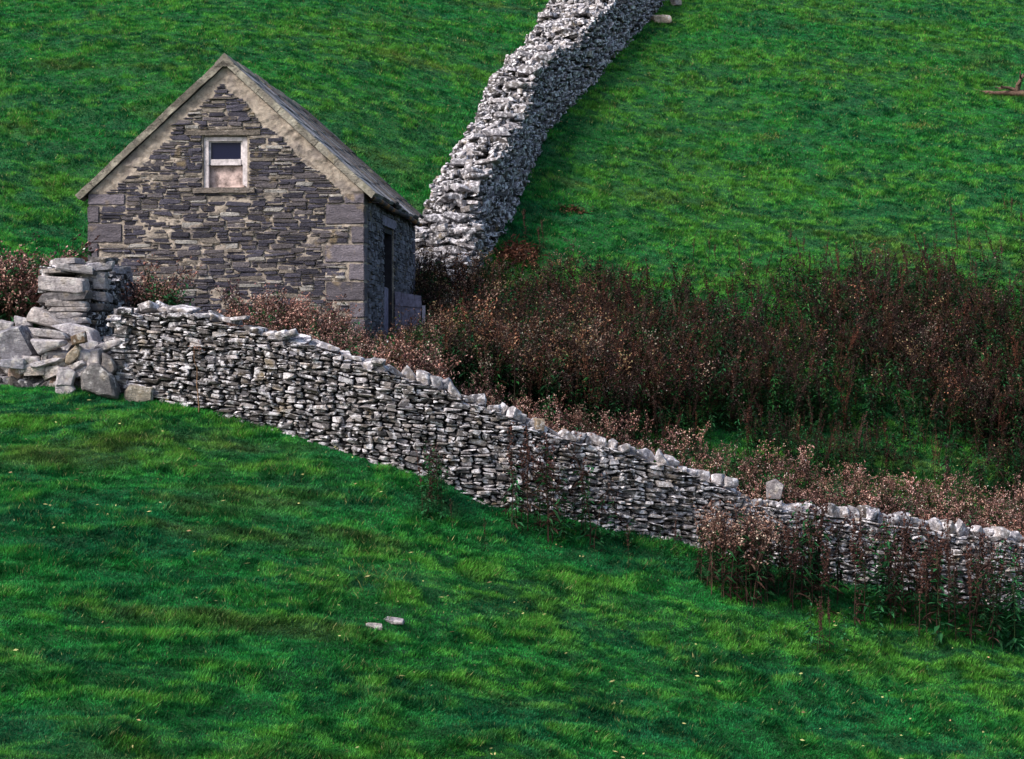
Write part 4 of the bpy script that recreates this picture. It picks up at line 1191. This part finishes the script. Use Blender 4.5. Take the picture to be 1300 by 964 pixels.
# dried bracken at the foot of the hill wall, and a brown patch higher up
def bracken(u0, u1, v0, v1, n, hgt, label, seed, y0=30, up_=1.0):
    r = np.random.default_rng(seed); acc = Acc()
    for _ in range(n):
        x, y, z = hit(r.normal((u0 + u1) / 2, (u1 - u0) / 4.5), r.normal((v0 + v1) / 2, (v1 - v0) / 4.), y0)
        a = r.uniform(0, 6.28); d = np.array([math.cos(a), math.sin(a), r.uniform(.1, 1.6) * up_])
        L = r.uniform(.4, 1) * hgt
        V, Fa = tri_leaf(np.array([x, y, z + r.uniform(0, hgt * .6)]), d, L, .05, r.uniform(.1, .7), np.array([-math.sin(a), math.cos(a), 0]), r)
        acc.add(V, Fa, jit((.13, .055, .035), r, .4))
    link('bracken', acc.mesh('bracken'), M_plant, label=label, cat='bracken', kind='stuff')
bracken(636, 680, 318, 340, 420, .34, 'reddish brown dried bracken beside the foot of the hillside wall', 5)
bracken(702, 752, 264, 274, 200, .14, 'low flattened rusty brown bracken patch lying in the grass right of the hillside wall', 6, up_=.3)
for (u, v, sc_) in [(668, 318, .95), (686, 330, .75), (690, 318, .7)]:
    x, y, z = hit(u, v, 30); plant_thing('seeded_weed', 'dock', 5, x, y, sc_, 0., 'thin brown spike rising from the dried bracken by the hillside wall', 'spikes in the dried bracken')
# fallen branch at the right edge
x, y, z = hit(1276, 124, 30)
acc = Acc(); rr = np.random.default_rng(8)
def limb(p, d, L, r0, depth):
    n = 6
    for k in range(n):
        d = d + rr.normal(0, .13, 3); d[2] = d[2] * .85 + .02; d /= np.linalg.norm(d)
        q = p + d * L / n
        d2 = (q - p); a = np.cross(d2 / np.linalg.norm(d2), [0, 0, 1.]); a /= np.linalg.norm(a) + 1e-9; b3 = np.cross(d2 / np.linalg.norm(d2), a)
        V = []
        for pp, ra in ((p, r0 * (1 - k / n * .7)), (q, r0 * (1 - (k + 1) / n * .7))):
            for t in range(7): V.append(pp + (a * math.cos(t * .8976) + b3 * math.sin(t * .8976)) * ra)
        acc.add(np.array(V), [f for t in range(7) for f in ((t, (t + 1) % 7, (t + 1) % 7 + 7), (t, (t + 1) % 7 + 7, t + 7))], jit((.16, .10, .075), rr, .1))
        if depth and k in (1, 3, 4): limb(q, d + rr.normal(0, .6, 3) * np.array([1, 1, .5]), L * .45, r0 * .5, depth - 1)
        p = q
limb(np.array([.75, .1, .12]), np.array([-1., 0, .10]), 1.3, .12, 2)
for d0 in ((-.2, -.2, .9), (.3, 0, 1.1), (-.7, 0, .5)): limb(np.array([.35, .05, .14]), np.array(d0), .6, .07, 1)
me = acc.mesh('fallen_branch', smooth=True)
link('fallen_branch', me, stone_mat('branch_bark', (.8, .9), (.3, .3, .3), 6, .5), loc=(x, y, z), label='dead brown branch lying on the hillside grass at the right edge', cat='branch')

# ------------------------------------------------------------------ grass
r = np.random.default_rng(101)
def grass_points(n, xr, yr, dens):
    x = r.uniform(*xr, n); y = r.uniform(*yr, n)
    u = CU + x / y * F
    keep = (u > -330) & (u < 1650) & (r.random(n) < dens(x, y))
    return x[keep], y[keep]
def gmask(x, y):
    k = ~in_hut(x, y, .0)
    yw = np.interp(x, wpx, wpy)
    k &= ~((x > wpx[0] - .02) & (y > yw + .02) & (y < yw + .6))
    i = np.interp(y, RBp[:, 1], RBp[:, 0]); k &= ~((y > RBp[0, 1]) & (x < i - .1) & (x > i - 1.3))
    u = CU + x / y * F
    k &= ~((u < 150) & (y > 24.15) & (y < 25.2) & (u > -100))
    return k
dn = lambda x, y: np.clip((17.0 / y) ** 1.7, 0, 1)
AREA = (X1 - X0) * (62 - 13)
gx_, gy_ = grass_points(int(AREA * 9500), (X0, X1), (13.5, 62), dn)
k = gmask(gx_, gy_); gx_, gy_ = gx_[k], gy_[k]
gz_ = ground(gx_, gy_); gv_ = HV - gz_ / gy_ * F
k = (gv_ > -60) & (gv_ < 1010); gx_, gy_, gz_ = gx_[k], gy_[k], gz_[k]
n = len(gx_); print('grass blades', n)
yq_ = gy_ - .5 * gx_ * (1 - sstep(24, 32, gy_)); t1 = fbm(gx_ * .7, yq_ * 1.6, 201, 5); t2 = fbm(gx_ * 2.3, yq_ * 3.6, 211, 3); t3 = fbm(gx_ * .22, yq_ * .6, 221, 3)
tuft = sstep(.35, .7, t2)
H = (.024 + .042 * tuft) * r.uniform(.6, 1.35, n) * (gy_ / 26) ** .25
W = .0075 * (gy_ / 20) ** .8 * r.uniform(.7, 1.3, n)
th = r.uniform(0, 2 * np.pi, n)
lx = (fbm(gx_ * 6, gy_ * 6, 231, 2) - .5) * 1.8 + r.normal(0, .6, n); ly = (fbm(gx_ * 6, gy_ * 6, 241, 2) - .5) * 1.8 + r.normal(0, .6, n) - .2
B0 = np.stack([gx_ - np.cos(th) * W, gy_ - np.sin(th) * W, gz_ - .01], 1)
B1 = np.stack([gx_ + np.cos(th) * W, gy_ + np.sin(th) * W, gz_ - .01], 1)
TP = np.stack([gx_ + lx * H, gy_ + ly * H, gz_ + H], 1)
V = np.stack([B0, B1, TP], 1).reshape(-1, 3)
c_blue = np.array([.008, .130, .044]); c_mid = np.array([.017, .200, .038]); c_yel = np.array([.090, .265, .030]); c_brn = np.array([.120, .125, .030]); c_straw = np.array([.36, .36, .14])
f1 = sstep(.30, .62, t1)[:, None]; C = c_blue * (1 - f1) + c_mid * f1
t4 = fbm(gx_ * 5, yq_ * 9, 261, 3); f2 = (sstep(.44, .66, t3 * .35 + t2 * .3 + t4 * .35) * .8)[:, None]; C = C * (1 - f2) + c_yel * f2
tb = fbm(gx_ * .35 + 9, yq_ * .9, 251, 4)
f3 = (sstep(.64, .80, tb) * .45)[:, None]; C = C * (1 - f3) + c_brn * f3
C = C * r.uniform(.55, 1.5, (n, 1)) * (.55 + .85 * sstep(.3, .7, t4))[:, None]
sr = r.random(n) < .022 * (.3 + 1.6 * sstep(.4, .7, t2)); C[sr] = c_straw * r.uniform(.5, 1.1, (sr.sum(), 1))
C3 = np.repeat(C, 3, 0); C3[0::3] *= .85; C3[1::3] *= .85
me = np_mesh('grass', V, np.arange(3 * n, dtype=np.int32).reshape(-1, 3), C3)
link('grass', me, M_grass, label='rough bright green pasture grass covering the whole hillside', cat='grass', kind='stuff')
# fallen leaves and dead blades
r = np.random.default_rng(111); acc = Acc(); cnt = 0
for _ in range(15000):
    x = r.uniform(X0, X1); y = r.uniform(14, 60)
    u = CU + x / y * F
    if u < -60 or u > 1360 or not gmask(np.array([x]), np.array([y]))[0]: continue
    if r.random() > .75 * (22 / y) ** .6: continue
    if float(fbm(x * .9, y * .9, 301, 3)) < .50: continue
    g = float(ground(x, y)); a = r.uniform(0, 6.28); d = np.array([math.cos(a), math.sin(a), r.uniform(-.1, .4)]); L = r.uniform(.02, .085)
    Vl, Fl = tri_leaf(np.array([x, y, g + r.uniform(.06, .12)]), d, L, r.uniform(.012, .03), .1, np.array([-math.sin(a) * .8, math.cos(a) * .8, .6]), r)
    acc.add(Vl, Fl, jit((.34, .32, .13) if r.random() < .75 else (.30, .19, .10), r, .25))
link('fallen_leaves', acc.mesh('fallen_leaves'), M_plant, label='pale yellow dead leaves and straws scattered over the grass', cat='leaves', kind='stuff')
# yellow bleached tufts
def tuft_patch(u, v, n, su, sv, seed, y0=14, h=.16, name_label=''):
    r = np.random.default_rng(seed); acc = Acc()
    for _ in range(n):
        x, y, z = hit(u + r.normal(0, su), v + r.normal(0, sv), y0); a = r.uniform(0, 6.28)
        d = np.array([math.cos(a) * .5, math.sin(a) * .5, 1.]); 
        Vl, Fl = tri_leaf(np.array([x, y, z]), d, r.uniform(.5, 1) * h, .010 * y / 25, .3, np.array([-math.sin(a), math.cos(a), 0]), r)
        acc.add(Vl, Fl, jit((.20, .22, .07) if r.random() < .5 else (.08, .17, .03), r, .3))
    link('dry_grass', acc.mesh('dry_grass'), M_plant, label=name_label, cat='dry grass', kind='stuff')
tuft_patch(1192, 90, 260, 20, 3.5, 1, 30, .12, 'bleached tan grass patch high on the slope at the right')
tuft_patch(1165, 162, 220, 12, 2.5, 2, 30, .16, 'yellowish tuft of dry grass in the middle of the right slope')
tuft_patch(975, 176, 160, 9, 2.5, 3, 30, .16, 'yellowish tuft of dry grass on the slope left of the larger tuft')
tuft_patch(475, 730, 150, 22, 24, 4, 14, .15, 'wispy pale tall grass stems in the near field below the wall')

# ------------------------------------------------------------------ camera, light, sky
cam = bpy.data.cameras.new('camera'); cam.sensor_width = 36; cam.lens = F / 1300 * 36; cam.clip_end = 3000; cam.clip_start = .1
cam.shift_y = (HV - 482.0) / 1300
co = bpy.data.objects.new('camera', cam); COL.objects.link(co); co.location = (0, 0, 0); co.rotation_euler = (math.pi / 2, 0, 0)
SC.camera = co
sd = Vector((-.62, -.42, .66)).normalized()
sun = bpy.data.lights.new('sun', 'SUN'); sun.energy = 1.5; sun.angle = math.radians(16); sun.color = (1, .955, .90)
so = bpy.data.objects.new('sun', sun); COL.objects.link(so); so.rotation_euler = sd.to_track_quat('Z', 'Y').to_euler(); so.location = (-30, -20, 40)
w = bpy.data.worlds.new('World'); SC.world = w; w.use_nodes = True
nt = w.node_tree; nt.nodes.clear()
sky = nt.nodes.new('ShaderNodeTexSky'); sky.sky_type = 'NISHITA'; sky.sun_disc = False
sky.sun_elevation = math.asin(sd.z); sky.sun_rotation = math.atan2(sd.x, sd.y); sky.dust_density = 3
bgn = nt.nodes.new('ShaderNodeBackground'); bgn.inputs[1].default_value = .075
wo = nt.nodes.new('ShaderNodeOutputWorld'); nt.links.new(sky.outputs[0], bgn.inputs[0]); nt.links.new(bgn.outputs[0], wo.inputs[0])
SC.view_settings.view_transform = 'Standard'; SC.view_settings.look = 'None'; SC.view_settings.exposure = 1.72; SC.view_settings.gamma = 1
SC.render.resolution_x = 1024; SC.render.resolution_y = 759
